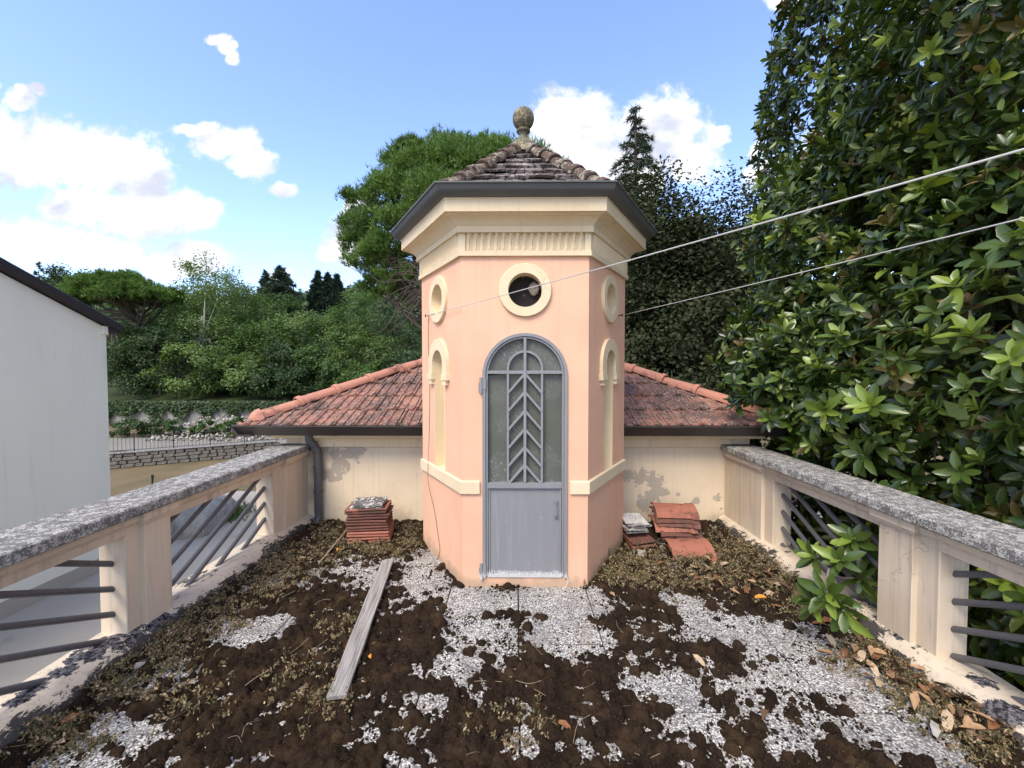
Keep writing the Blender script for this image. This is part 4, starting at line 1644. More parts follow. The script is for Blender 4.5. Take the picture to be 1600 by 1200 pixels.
# belt course, interrupted by the door
mb = MB()
for k in (0, 1, 2, 3, 4, 5):
    s0, s1 = TS, TS + .022
    f0, f1 = face_frame(k, s0), face_frame(k, s1)
    segs = [(-1, 1)] if k else [(-1, -.338 / (TS / 2)), (.338 / (TS / 2), 1)]
    for (a, b_) in segs:
        e0 = lambda f: (f * s0 / 2, f * s1 / 2) if abs(f) == 1 else (f * TS / 2, f * TS / 2)
        (a0, a1), (b0, b1) = e0(a), e0(b_)
        p = [f0(a0, .712), f0(b0, .712), f1(b1, .712), f1(a1, .712), f0(a0, .808), f0(b0, .808), f1(b1, .800), f1(a1, .800)]
        mb.add(p, [(3, 2, 1, 0), (4, 7, 6, 5), (3, 7, 4, 0), (2, 3, 7, 6), (1, 5, 6, 2)])
mb.build('belt_course', M['cream'], tower, fix=True)
# frieze, flutes, cornice
hexloft([(TS - .02, 2.474), (.972, 2.474), (.972, 2.508), (.962, 2.512), (.946, 2.514), (.946, 2.655), (.90, 2.655)]).build('frieze', M['cream'], tower)
for k in range(6):
    fr = face_frame(k, .946)
    for sgn in (-1, 1):
        x1, x2 = (.473 - .034, .482) if sgn > 0 else (-.482, -.473 + .034)
        p = [fr(x1, 2.511, 0), fr(x2, 2.511, 0), fr(x2, 2.511, .014), fr(x1, 2.511, .014), fr(x1, 2.656, 0), fr(x2, 2.656, 0), fr(x2, 2.656, .014), fr(x1, 2.656, .014)]
        MB().add(p, [(0, 1, 2, 3), (4, 5, 6, 7), (0, 1, 5, 4), (1, 2, 6, 5), (2, 3, 7, 6), (3, 0, 4, 7)]).build('corner_strip', M['cream'], tower)
NF = 17
fw = .876 / NF
for k in range(6):
    fr = face_frame(k, .946)
    for i in range(NF):
        x = -.438 + fw * (i + .5)
        h_ = fw * .47
        # pointed V fluted tongue
        p = [fr(x - h_, 2.512, .001), fr(x, 2.512, .005), fr(x + h_, 2.512, .001), fr(x - h_, 2.654, .001), fr(x, 2.654, .038), fr(x + h_, 2.654, .001), fr(x, 2.530, .014)]
        MB().add(p, [(0, 6, 3), (3, 6, 4), (6, 2, 5), (6, 5, 4), (0, 1, 6), (1, 2, 6), (3, 4, 5)]).build('flute', M['cream'], tower)
hexloft([(.90, 2.640), (.992, 2.640), (.992, 2.684), (1.000, 2.690), (1.010, 2.700), (1.030, 2.716), (1.062, 2.732), (1.095, 2.738), (1.100, 2.746), (1.130, 2.746), (1.130, 2.828), (1.136, 2.830),
         (1.136, 2.844), (.9, 2.844)]).build('cornice', M['cream'], tower)
hexloft([(1.10, 2.840), (1.150, 2.840), (1.168, 2.846), (1.192, 2.860), (1.212, 2.876), (1.222, 2.904), (1.236, 2.906), (1.236, 2.916), (1.214, 2.916), (1.200, 2.890), (1.10, 2.856)]).build('gutter', M['gutter'], tower, smooth=True)
# roof
RS, RZ0, RZ1 = 1.115, 2.872, 3.665
hexloft([(RS - .015, RZ0 - .02), (.02, RZ1 - .035)]).build('roof_deck', M['old_tile'], tower)
hp = hexpts(RS, RZ0)
apx = Vector((0, 0, RZ1))
SW, SE, SL = .150, .152, .20
for k in range(6):
    a, b_ = hp[k], hp[(k + 1) % 6]
    R3, mid, H = slope_frame(a, b_, apx)
    for r_ in range(int(H / SE)):
        yy = r_ * SE - .03
        half = RS / 2 * (1 - max(yy, 0) / H)
        halft = RS / 2 * (1 - (yy + SL) / H)
        nt = int(half / SW) + 2
        for i in range(-nt, nt + 1):
            xc = i * SW + (SW / 2 if r_ % 2 else 0)
            xa, xb = max(xc - SW / 2 + .003, -half), min(xc + SW / 2 - .003, half)
            if xb - xa < .03:
                continue
            ta, tb = max(xa, -max(halft, .0)), min(xb, max(halft, .0))
            if tb < ta:
                ta = tb = (max(min(xa, halft), -halft) if halft > 0 else 0)
            th = rng.uniform(.016, .028)
            z0 = .030 + rng.uniform(0, .014)
            jy = rng.uniform(-.012, .012)
            jm = rng.uniform(.01, .022)
            xm = (xa + xb) / 2
            base = [(xa, yy + jy + .008, z0), (xm, yy + jy - jm, z0 + .005), (xb, yy + jy + .006, z0 + rng.normal(0, .004)), (tb, yy + SL, .006), (ta, yy + SL, .006)]
            top = [mid + R3 @ Vector(p) for p in base]
            bot = [mid + R3 @ Vector((p[0], p[1], p[2] - th)) for p in base]
            MB().add(top + bot, [(0, 1, 2, 3, 4), (0, 5, 6, 1), (1, 6, 7, 2), (2, 7, 8, 3), (4, 9, 5, 0)]).build('roof_tile', M['old_tile'], tower, fix=False)
cap2 = barrel(.205, .060, .052, n=8).mesh('ridge_tile', M['old_ridge'], smooth=True, fix=False)
for corner in hp:
    dvec = apx - corner
    ey = dvec.normalized()
    ex = ey.cross(Vector((0, 0, 1))).normalized()
    ez = ex.cross(ey)
    R3 = Matrix((ex, ey, ez)).transposed().to_4x4()
    s_ = .02
    while s_ < dvec.length - .20:
        o = obj('ridge_tile', cap2, tower)
        o.matrix_local = Matrix.Translation(corner + ey * s_ + ez * .028) @ R3 @ Matrix.Rotation(rng.normal(0, .03), 4, 'Z') @ Matrix.Rotation(rng.normal(0, .02), 4, 'X')
        s_ += .185
fin = MB()
prof = [(.20, -.10), (.155, -.03), (.115, .03), (.085, .06), (.050, .075), (.040, .10), (.037, .125), (.043, .145), (.060, .152), (.064, .162), (.060, .172), (.040, .178)]
fin.lathe(prof, 24, (0, 0, RZ1))
for i in range(0, 15):
    pass
bc = .272
sp = [(.099 * math.sin(R(a)), bc - .099 * math.cos(R(a)) * 1.03) for a in range(20, 181, 10)]
fin.lathe([(.03, .175)] + sp, 28, (0, 0, RZ1))
fin.build('finial', M['finial'], tower, smooth=True)

# ---- door
F0 = face_frame(0)
door = empty('door')
door.parent = tower
door.location = (0, -TS * .866, 0)
ZD = lambda y: 2.104 - .001825 * y


def dp_(x, z_, d):
    return Vector((x, -d, z_))


def strip(path, half, d0, d1, name, mat, parent, closed=False):
    """flat bar following a 2D path in the door plane"""
    n = len(path)
    pv = [Vector(p) for p in path]
    L, Rr = [], []
    for i in range(n):
        a = pv[(i - 1) % n] if (closed or i > 0) else pv[i]
        c_ = pv[(i + 1) % n] if (closed or i < n - 1) else pv[i]
        d1_ = (pv[i] - a)
        d2_ = (c_ - pv[i])
        d1_ = d1_.normalized() if d1_.length > 1e-6 else d2_.normalized()
        d2_ = d2_.normalized() if d2_.length > 1e-6 else d1_
        tg = (d1_ + d2_)
        tg = tg.normalized() if tg.length > 1e-6 else d1_
        nr = Vector((-tg.y, tg.x))
        cs_ = max(.4, nr.dot(Vector((-d1_.y, d1_.x))))
        L.append(pv[i] + nr * half / cs_)
        Rr.append(pv[i] - nr * half / cs_)
    vs = [dp_(p.x, p.y, d1) for p in L] + [dp_(p.x, p.y, d1) for p in Rr] + [dp_(p.x, p.y, d0) for p in L] + [dp_(p.x, p.y, d0) for p in Rr]
    fs = []
    rg = range(n) if closed else range(n - 1)
    for i in rg:
        j = (i + 1) % n
        fs += [(i, j, n + j, n + i), (2 * n + i, 3 * n + i, 3 * n + j, 2 * n + j), (i, 2 * n + i, 2 * n + j, j), (n + i, n + j, 3 * n + j, 3 * n + i)]
    if not closed:
        fs += [(0, n, 3 * n, 2 * n), (n - 1, 3 * n - 1, 4 * n - 1, 2 * n - 1)]
    return MB().add(vs, fs).build(name, mat, parent, bevel=.0012)


dm = M['door']
arc = lambda half, z0, zs, n=22: [(-half, z0)] + [(-half, zs)] + circle(0, zs, half, n, 180, 0, True)[1:-1] + [(half, zs), (half, z0)]
strip(arc(.305, .076, 1.594), .012, -.06, .016, 'outer_frame', dm, door)
strip(arc(.284, .082, 1.594), .0075, -.05, .006, 'leaf_frame', dm, door)
strip([(-.28, .088), (.28, .088)], .012, -.05, .010, 'bottom_rail', dm, door)
strip([(-.277, ZD(265)), (.277, ZD(265))], .012, -.035, .008, 'transom_rail', dm, door)
strip([(-.277, ZD(730)), (.277, ZD(730))], .020, -.040, .009, 'middle_rail', dm, door)
strip([(0, ZD(717)), (0, 1.875)], .0105, -.03, .012, 'mullion', dm, door)
strip([(-.127, ZD(717))] + [(-.127, ZD(250))] + circle(0, ZD(250), .127, 16, 180, 0, True)[1:-1] + [(.127, ZD(250)), (.127, ZD(717))], .0085, -.022, .006, 'inner_arch', dm, door)
for y in (270, 345, 422, 497, 572, 645):
    strip([(-.127, ZD(y + 80)), (0, ZD(y)), (.127, ZD(y + 80))], .0085, -.020, .0085, 'chevron_bar', dm, door)
# glass panes
hz_, mz_ = ZD(265), ZD(730)
ap_ = [(-.28, hz_ + .01), (.28, hz_ + .01), (.28, 1.594)] + circle(0, 1.594, .28, 20, 0, 180, True)[1:-1] + [(-.28, 1.594)]
for sgn in (-1, 1):
    half_poly = [(x, z_) for x, z_ in ap_ if x * sgn >= -1e-6]
    half_poly = [(0, hz_ + .01)] + sorted([p for p in half_poly], key=lambda p: math.atan2(p[1] - (hz_ + .01), (p[0]) * sgn + 1e-6)) + [(0, 1.874)]
    MB().add([dp_(x, z_, -.032 + .001 * sgn) for x, z_ in half_poly], [tuple(range(len(half_poly)))]).build('pane', M['glass'], door, fix=False)
for (xa, xb) in ((-.28, -.127), (-.127, 0), (0, .127), (.127, .28)):
    MB().box(xa + .001, xb - .001, .033, .037, mz_ + .005, hz_ - .004).build('pane', M['glass'], door)
MB().box(-.272, .272, .012, .02, .094, mz_ - .012).build('sheet_panel', dm, door)
strip([(-.268, .105), (-.268, mz_ - .026), (.268, mz_ - .026), (.268, .105)], .0055, -.012, -.002, 'panel_bead', dm, door, closed=True)
mb = MB()
for z_ in (ZD(795), ZD(857)):
    mb.box(.222, .246, -.002, .013, z_ - .008, z_ + .008)
    for x in (.227, .241):
        mb.tube([(x, .0, z_), (x, -.012, z_)], .0055, 8)
mb.tube([(.234, -.006, ZD(795)), (.234, -.018, ZD(800)), (.234, -.018, ZD(852)), (.234, -.006, ZD(857))], .004, 8)
mb.build('handle', dm, door)
for z_ in (ZD(318), ZD(1085)):
    mb = MB()
    mb.tube([(-.326, -.016, z_ - .058), (-.326, -.016, z_ + .058)], .012, 10)
    mb.box(-.330, -.29, -.020, -.006, z_ - .03, z_ + .05)
    mb.box(-.345, -.322, -.012, .004, z_ - .05, z_ + .02)
    mb.build('hinge', dm, door)
# ------------------------------------------------------------------ cables
frl = face_frame(5)
A1 = TC + face_frame(5)(-.255, 2.118, .03)
# left face runs from vertex 5 (back) to vertex 0 (front)
A1 = TC + face_frame(5)(-.262, 2.118, .03)
B1 = Vector((.985, .80, 2.062))
B1e = A1 + (B1 - A1) * 1.45


def cable(a, b_, sag, rad, n=24):
    pts = []
    for i in range(n + 1):
        f = i / n
        p = a.lerp(b_, f)
        p.z -= sag * 4 * f * (1 - f)
        pts.append(p)
    return MB().tube(pts, rad, 7)


mb = cable(A1, B1e, .012, .0025)
tag(mb.build('cable', M['cable'], smooth=True), 'upper white line running from the left tower face across its front', 'cable')
A2 = TC + face_frame(1)(.27, 2.122, .03)
B2 = Vector((1.535, 1.286, 2.098))
mb = cable(A2, A2 + (B2 - A2) * 1.5, .008, .0025)
tag(mb.build('cable', M['cable'], smooth=True), 'lower white line running from the right tower face to the right', 'cable')
for (A_, k, x_, lab) in ((A1, 5, -.262, 'small rusty eyelet holding the upper line on the left tower face'), (A2, 1, .27, 'small rusty eyelet holding the lower line on the right tower face')):
    fr = face_frame(k)
    z_ = A_.z
    mb = MB()
    mb.tube([TC + fr(x_, z_, -.01), TC + fr(x_, z_, .028)], .004, 6)
    ctr = TC + fr(x_, z_, .034)
    ring = [ctr + (fr(x_ + .011 * math.cos(R(a)), z_ + .011 * math.sin(R(a))) - fr(x_, z_)) for a in range(0, 361, 30)]
    mb.tube(ring, .003, 6)
    tag(mb.build('eyelet', M['iron']), lab, 'eyelet')
fr = face_frame(5)
pts = [TC + fr(x, z_, .006) for x, z_ in ((-.262, 2.11), (-.275, 1.9), (-.245, 1.5), (-.262, 1.1), (-.235, .75), (-.215, .60))]
pts[-1] = TC + fr(-.215, .60, .028)
pts[-2] = TC + fr(-.235, .75, .030)
pts += [TC + fr(x, z_, .008) for x, z_ in ((-.14, .42), (-.03, .2), (.0, .10), (-.05, .02), (-.1, -.01))]
tag(MB().tube(curve_pts(pts, 6), .0022, 5).build('thin_wire', M['cable_thin']), 'thin dark wire hanging down the left tower face', 'wire')
p0 = TC + face_frame(0)(.31, .10, .02)
tag(MB().tube(curve_pts([p0, p0 + Vector((.012, -.01, -.05)), p0 + Vector((-.03, -.02, -.11)), p0 + Vector((-.05, -.03, -.118))], 5), .0035, 6).build('cable_end', M['cable']),
    'short white cable end at the lower right door corner', 'cable')

# ------------------------------------------------------------------ stacked tiles


def tray_tile(w_, l_, h_=.022, mat='tile_new', rim=.026):
    mb = MB()
    a_ = .016
    mb.box(-w_ / 2 + a_, w_ / 2 - a_, -l_ / 2 + a_, l_ / 2 - a_, 0, h_ * .62)
    for (xa, xb, ya, yb) in ((-w_ / 2, w_ / 2, -l_ / 2, -l_ / 2 + rim), (-w_ / 2, w_ / 2, l_ / 2 - rim, l_ / 2),
                             (-w_ / 2, -w_ / 2 + rim, -l_ / 2 + rim - .002, l_ / 2 - rim + .002), (w_ / 2 - rim, w_ / 2, -l_ / 2 + rim - .002, l_ / 2 - rim + .002)):
        mb.box(xa, xb, ya, yb, h_ * .42, h_ - (.0008 if xb - xa < .1 else 0))
    mb.box(-.012, .012, -l_ / 2 + rim, l_ / 2 - rim, h_ * .5, h_ * .85)
    return mb.mesh('clay_roof_tile', M[mat], bevel=.003)


ORD = ['lowest', 'second', 'third', 'fourth', 'fifth', 'sixth', 'seventh', 'eighth', 'ninth', 'tenth', 'eleventh', 'twelfth']
tl_a, tl_b = tray_tile(.385, .285, .026, 'tile_new'), tray_tile(.385, .285, .026, 'tile_dark')
sb = G(572, 851)
sb.y += .15
NST = 12
for i in range(NST):
    me = tl_a if i in (0, 1, 2, 3, NST - 1) else tl_b
    o = obj('clay_roof_tile', me, loc=(sb.x + rng.normal(0, .006) - .02 * i / NST, sb.y + rng.normal(0, .005), .004 + i * .0275), rot=(rng.normal(0, .008), rng.normal(0, .008), .12 + rng.normal(0, .025)))
    name = 'lowest' if i == 0 else ('topmost' if i == NST - 1 else ORD[i])
    tag(o, f'{name} clay tile' + ('' if i in (0, NST - 1) else ' from the bottom') + ' in the tall stack left of the tower', 'tile', 'clay tiles stacked left of the tower')
mb = MB()
mb.box(-.15, .15, -.115, .115, 0, .03)
bm_ = mb.mesh('lichen_slab', M['slab_lichen'])
bm = bmesh.new()
bm.from_mesh(bm_)
bmesh.ops.subdivide_edges(bm, edges=bm.edges, cuts=6, use_grid_fill=True)
for v in bm.verts:
    v.co += Vector((rng.normal(0, .004), rng.normal(0, .004), rng.normal(0, .003)))
bm.to_mesh(bm_)
bm.free()
tag(obj('lichen_slab', bm_, loc=(sb.x - .02, sb.y + .0, NST * .0275 + .006), rot=(R(4), R(-2), .05)), 'lichen-covered stone slab lying on top of the tall tile stack', 'slab')

# right stack beside the tower: grey and painted tiles over clay trays
rb = G(1001, 861)
rb.y += .12
zc = .0
tray_small, tray_dark2 = tray_tile(.225, .31, .026, 'tile_dark'), tray_tile(.225, .30, .026, 'tile_new')
for i in range(3):
    o = obj('clay_roof_tile', tray_small if i != 1 else tray_dark2, loc=(rb.x + .012 * (2 - i), rb.y + .012 * i, .004 + zc), rot=(R(5), R(-3), .22 + rng.normal(0, .04)))
    tag(o, ('lowest', 'middle', 'upper')[i] + ' dark clay tray tile in the small stack touching the tower', 'tile', 'small stack touching the tower')
    zc += .034
flat = MB()
flat.box(-.105, .105, -.105, .105, 0, .014)
flat_g, flat_p = flat.mesh('flat_tile', M['grey_tile'], bevel=.002), flat.mesh('flat_tile', M['painted_tile'], bevel=.002)
for i in range(5):
    o = obj('flat_tile', flat_p if i == 4 else flat_g, loc=(rb.x - .02 + rng.normal(0, .012), rb.y + .05 + rng.normal(0, .008), .045 + zc), rot=(R(4 + rng.normal(0, 1.5)), R(rng.normal(0, 2)), .18 + rng.normal(0, .07)))
    lab = 'white painted tile with a dark pattern on top of the small stack' if i == 4 else ('lowest', 'second lowest', 'third lowest', 'fourth lowest')[i] + ' grey flat tile in the small stack touching the tower'
    tag(o, lab, 'tile', 'small stack touching the tower')
    zc += .021
# big stack of rounded ridge tiles


def arc_tile(L=.40, w_=.27, rise=.048):
    mb = MB()
    n = 9
    xs_ = [(-.5, 1.0), (-.44, 1.0), (-.43, .94), (.36, .90), (.37, 1.02), (.5, 1.06)]
    vs, fs = [], []
    for (fx_, sc_) in xs_:
        for j in range(n):
            a = R(20) + R(140) * j / (n - 1)
            vs.append((fx_ * L, -math.cos(a) * w_ / 2 * sc_ / math.cos(R(20)), (math.sin(a) - math.sin(R(20))) / (1 - math.sin(R(20))) * rise * sc_ + .016))
    for i in range(len(xs_) - 1):
        for j in range(n - 1):
            fs.append((i * n + j, (i + 1) * n + j, (i + 1) * n + j + 1, i * n + j + 1))
    me = MB().add(vs, fs).mesh('rounded_clay_tile', M['tile_new'], fix=True)
    bm = bmesh.new()
    bm.from_mesh(me)
    bmesh.ops.solidify(bm, geom=bm.faces[:], thickness=-.015)
    bm.to_mesh(me)
    bm.free()
    return me


arc_me = arc_tile()
arc_d = arc_me.copy()
arc_d.materials.clear()
arc_d.materials.append(M['tile_dark'])
cb = G(1068, 848)
cb.y += .16
for i in range(6):
    o = obj('rounded_clay_tile', arc_me if i in (5, 2) else arc_d, loc=(cb.x + rng.normal(0, .016) - .005 * i, cb.y + .010 * i, .012 + i * .040), rot=(R(13 + rng.normal(0, 2)), R(2 + rng.normal(0, 1.5)), -.06 + rng.normal(0, .05)))
    lab = ('lowest', 'second lowest', 'third lowest', 'fourth lowest', 'fifth lowest', 'topmost')[i] + ' rounded clay tile in the larger stack right of the tower'
    tag(o, lab, 'tile', 'rounded tiles stacked right of the tower')
fb = G(1086, 874)
fb.y += .10
for i in range(2):
    o = obj('rounded_clay_tile', arc_me, loc=(fb.x - .005 * i, fb.y + .055 * i - .02, -.004 + .04 * i), rot=(R(12), R(1 - i), -.02 + .03 * i))
    o.scale = (.93, .85, .8)
    tag(o, ('lower', 'upper')[i] + ' of the two bright clay tiles in front of the larger stack', 'tile', 'two bright tiles in front')
# plank
a, b_ = G(606, 884), G(526, 1101)
dv = b_ - a
mb = MB()
Lp_ = dv.length
nseg = 12
vs, fs = [], []
for i in range(nseg + 1):
    yy = Lp_ * i / nseg
    wob = rng.normal(0, .0012)
    hw = .047 + wob
    bow = .008 * math.sin(i / nseg * 3.14)
    vs += [(-hw, yy, bow), (hw, yy, bow), (hw, yy, .022 + bow), (-hw, yy, .022 + bow)]
for i in range(nseg):
    for j in range(4):
        fs.append((i * 4 + j, i * 4 + (j + 1) % 4, (i + 1) * 4 + (j + 1) % 4, (i + 1) * 4 + j))
fs += [(3, 2, 1, 0), tuple(nseg * 4 + j for j in range(4))]
o = MB().add(vs, fs).build('plank', M['wood'], bevel=.0015, loc=(a.x, a.y, .030), rot=(R(-.2), R(1.0), math.atan2(-dv.x, dv.y)))
tag(o, 'long weathered grey plank lying on the mossy terrace', 'plank')

# ------------------------------------------------------------------ moss carpet
RES = .0068
gx_ = np.arange(XL + .0, XR - .0, RES)
gy_ = np.arange(1.15, WALLY, RES)
GX, GY = np.meshgrid(gx_, gy_)


def vnoise(X, Y, sc, seed):
    r = np.random.default_rng(seed)
    g = r.uniform(0, 1, (64, 64))
    x, y = X / sc, Y / sc
    xi, yi = np.floor(x).astype(int), np.floor(y).astype(int)
    fx_, fy_ = x - xi, y - yi
    fx_, fy_ = fx_ * fx_ * (3 - 2 * fx_), fy_ * fy_ * (3 - 2 * fy_)
    a = g[yi % 64, xi % 64]
    b = g[yi % 64, (xi + 1) % 64]
    c = g[(yi + 1) % 64, xi % 64]
    d = g[(yi + 1) % 64, (xi + 1) % 64]
    return (a * (1 - fx_) + b * fx_) * (1 - fy_) + (c * (1 - fx_) + d * fx_) * fy_


BARE = [(668, 890, 45, 40, 1.15), (740, 940, 60, 22, 1.5), (860, 940, 90, 25, 1.6), (905, 930, 40, 14, 1.5), (720, 928, 40, 12, 1.4), (760, 985, 75, 28, .85), (875, 990, 75, 36, 1.1), (590, 890, 55, 30, .75), (455, 905, 70, 30, .55), (395, 985, 55, 28, 1.0),
        (520, 890, 50, 22, .6), (700, 1050, 60, 26, .75), (680, 1100, 45, 22, .8), (770, 1030, 70, 18, .55), (745, 1085, 26, 20, .6), (820, 1170, 18, 30, .7), (1000, 1000, 40, 18, .45), (1030, 1080, 80, 32, .75), (1080, 1120, 70, 25, .75),
        (1080, 945, 50, 22, .7), (1140, 985, 90, 28, .95), (1240, 1010, 95, 35, 1.1), (1310, 1060, 100, 35, 1.0), (1180, 1060, 70, 30, .6), (1390, 1110, 90, 40, .95), (1290, 1130, 110, 35, .65), (1450, 1165, 80, 35, .9), (1200, 1160, 70, 30, .45),
        (1080, 900, 30, 14, .4), (240, 1070, 70, 28, .85), (190, 1150, 90, 40, 1.0), (110, 1195, 80, 30, .9), (290, 1035, 40, 18, .7), (545, 1035, 30, 14, .3), (1110, 1170, 40, 20, .4), (560, 960, 40, 16, .35), (640, 935, 40, 16, .45)]


def bare_field(X, Y):
    f = np.zeros_like(X)
    u = 806 + FPX * X / Y
    v = 579 + FPX * CAMZ / Y
    for (cu, cv, ru, rv, s_) in BARE:
        c = G(cu, cv)
        e1 = G(cu + ru, cv)
        e2 = G(cu, cv - rv)
        e3 = G(cu, cv + rv)
        rx, ry = abs(e1.x - c.x), (e2.y - e3.y) / 2
        d = np.sqrt(((X - c.x) / rx) ** 2 + ((Y - c.y) / ry) ** 2)
        f = np.maximum(f, s_ * np.clip(1.45 - d, 0, 1))
    return f


cover = 0.95 - 0.10 * np.clip((GX + .6) / 1.2, 0, 1) - bare_field(GX, GY)
cover += (vnoise(GX, GY, .17, 1) - .5) * .75 + (vnoise(GX, GY, .075, 2) - .5) * .70 + (vnoise(GX, GY, .03, 3) - .5) * .80
Hm = np.full(GX.shape, -.03)
# continuous thin carpet
carpet = np.clip((cover - .66) / .16, 0, 1)
Hm = np.maximum(Hm, -.03 + carpet * (.033 + .004 * vnoise(GX, GY, .05, 5)))
H0 = Hm.copy()
# cushions
ND = 21000
dx = rng.uniform(XL, XR, ND)
dy = 1.15 + (WALLY - 1.15) * rng.uniform(0, 1, ND)
drad = rng.uniform(.008, .019, ND) * (1 + 1.1 * (rng.uniform(0, 1, ND) > .72))
ci = np.clip(((dy - gy_[0]) / RES).astype(int), 0, len(gy_) - 1)
cj = np.clip(((dx - gx_[0]) / RES).astype(int), 0, len(gx_) - 1)
cv_ = cover[ci, cj]
act = rng.uniform(0, 1, ND) < np.clip((cv_ - .22) / .5, 0, 1)
for k in np.where(act)[0]:
    r_ = drad[k]
    w_ = int(r_ * 1.3 / RES) + 2
    i0, i1 = max(ci[k] - w_, 0), min(ci[k] + w_ + 1, len(gy_))
    j0, j1 = max(cj[k] - w_, 0), min(cj[k] + w_ + 1, len(gx_))
    sx_, sy_ = GX[i0:i1, j0:j1] - dx[k], GY[i0:i1, j0:j1] - dy[k]
    an = np.arctan2(sy_, sx_)
    rr_ = r_ * (1 + .14 * np.sin(3 * an + k) + .08 * np.sin(5 * an + 2.1 * k))
    d2 = (sx_ ** 2 + sy_ ** 2) / rr_ ** 2
    hh = max(H0[ci[k], cj[k]] - .004, -.004) + (.008 + r_ * .85) * rng.uniform(.6, 1.25) * np.sqrt(np.clip(1 - d2, 0, 1))
    Hm[i0:i1, j0:j1] = np.where(d2 < 1, np.maximum(Hm[i0:i1, j0:j1], hh), Hm[i0:i1, j0:j1])
Hm += ((vnoise(GX, GY, .018, 8) - .5) * .006 + rng.normal(0, .0024, GX.shape)) * (Hm > 0)
# the plank presses the moss flat
pa_, pb_ = G(606, 884), G(526, 1101)
pd_ = (pb_ - pa_).normalized()
al = (GX - pa_.x) * pd_.x + (GY - pa_.y) * pd_.y
ac = np.abs((GX - pa_.x) * pd_.y - (GY - pa_.y) * pd_.x)
Hm = np.where((al > -.02) & (al < (pb_ - pa_).length + .02) & (ac < .075), np.minimum(Hm, .024), Hm)
# nothing inside the tower
hx_, hy_ = np.abs(GX - TC.x), np.abs(GY - TC.y)
inside = (hx_ < TS) & (hy_ < TS * .866) & (hx_ * .866 + hy_ * .5 < TS * .866)
vis = (Hm > .0005)
q = vis[:-1, :-1] | vis[1:, :-1] | vis[:-1, 1:] | vis[1:, 1:]
q &= ~(inside[:-1, :-1] & inside[1:, 1:])
idx = np.arange(GX.size).reshape(GX.shape)
F = np.stack([idx[:-1, :-1], idx[:-1, 1:], idx[1:, 1:], idx[1:, :-1]], -1)[q]
used, inv = np.unique(F, return_inverse=True)
V = np.stack([GX, GY, np.maximum(Hm, -.02)], -1).reshape(-1, 3)[used]
tag(obj('moss_carpet', np_mesh('moss_carpet', V, inv.reshape(-1, 4), M['moss'])), 'dark brown moss cushions spreading over the terrace slabs', 'moss', None, 'stuff')
# small separate moss specks thinning out over the bare slabs
bm = bmesh.new()
bmesh.ops.create_icosphere(bm, subdivisions=1, radius=1)
sv = np.array([v.co[:] for v in bm.verts])
sf = np.array([[v.index for v in f.verts] for f in bm.faces])
bm.free()
n = 52000
sx_, sy_ = rng.uniform(XL + .12, XR - .12, n), rng.uniform(1.2, WALLY - .02, n)
si_ = np.clip(((sy_ - gy_[0]) / RES).astype(int), 0, len(gy_) - 1)
sj_ = np.clip(((sx_ - gx_[0]) / RES).astype(int), 0, len(gx_) - 1)
cvr = cover[si_, sj_]
ok = (rng.uniform(0, 1, n) < np.clip((cvr + .12) / .45, .03, 1) * .85) & (Hm[si_, sj_] < .001) & ~inside[si_, sj_]
sx_, sy_ = sx_[ok], sy_[ok]
r_ = rng.uniform(.0025, .0075, (len(sx_), 1, 1)) * (1 + .5 * rng.normal(0, .4, (len(sx_), 1, 3)))
V = sv[None] * (1 + rng.normal(0, .12, (len(sx_), len(sv), 1))) * np.abs(r_) + np.stack([sx_, sy_, np.full(len(sx_), .001)], -1)[:, None, :]
F = (sf[None] + (np.arange(len(sx_)) * len(sv))[:, None, None]).reshape(-1, 3)
tag(obj('moss_specks', np_mesh('moss_specks', V.reshape(-1, 3), F, M['moss'], smooth=True)), 'small dark moss specks dotted over the bare slabs', 'moss', None, 'stuff')
# moss fibres
vi = np.argwhere(vis & ~inside)
pick = vi[rng.integers(0, len(vi), 55000)]
c = np.stack([gx_[pick[:, 1]], gy_[pick[:, 0]], Hm[pick[:, 0], pick[:, 1]] - .001], -1)
c[:, :2] += rng.uniform(-RES / 2, RES / 2, (len(c), 2))
V, F = needles(c, np.tile([0, 0, 1.0], (len(c), 1)), 2, .009, .0019, .55)
tag(obj('moss_fibres', np_mesh('moss_fibres', V, F, M['fibre'])), 'fine dry fibres on top of the moss cushions', 'moss', None, 'stuff')


def hit_z(x, y):
    i = int(np.clip((y - gy_[0]) / RES, 0, len(gy_) - 1))
    j = int(np.clip((x - gx_[0]) / RES, 0, len(gx_) - 1))
    return max(float(Hm[i, j]), 0.0)


def in_tower(x, y, pad=.02):
    hx, hy = abs(x - TC.x), abs(y - TC.y)
    s = TS + pad
    return hx < s and hy < s * .866 and hx * .866 + hy * .5 < s * .866


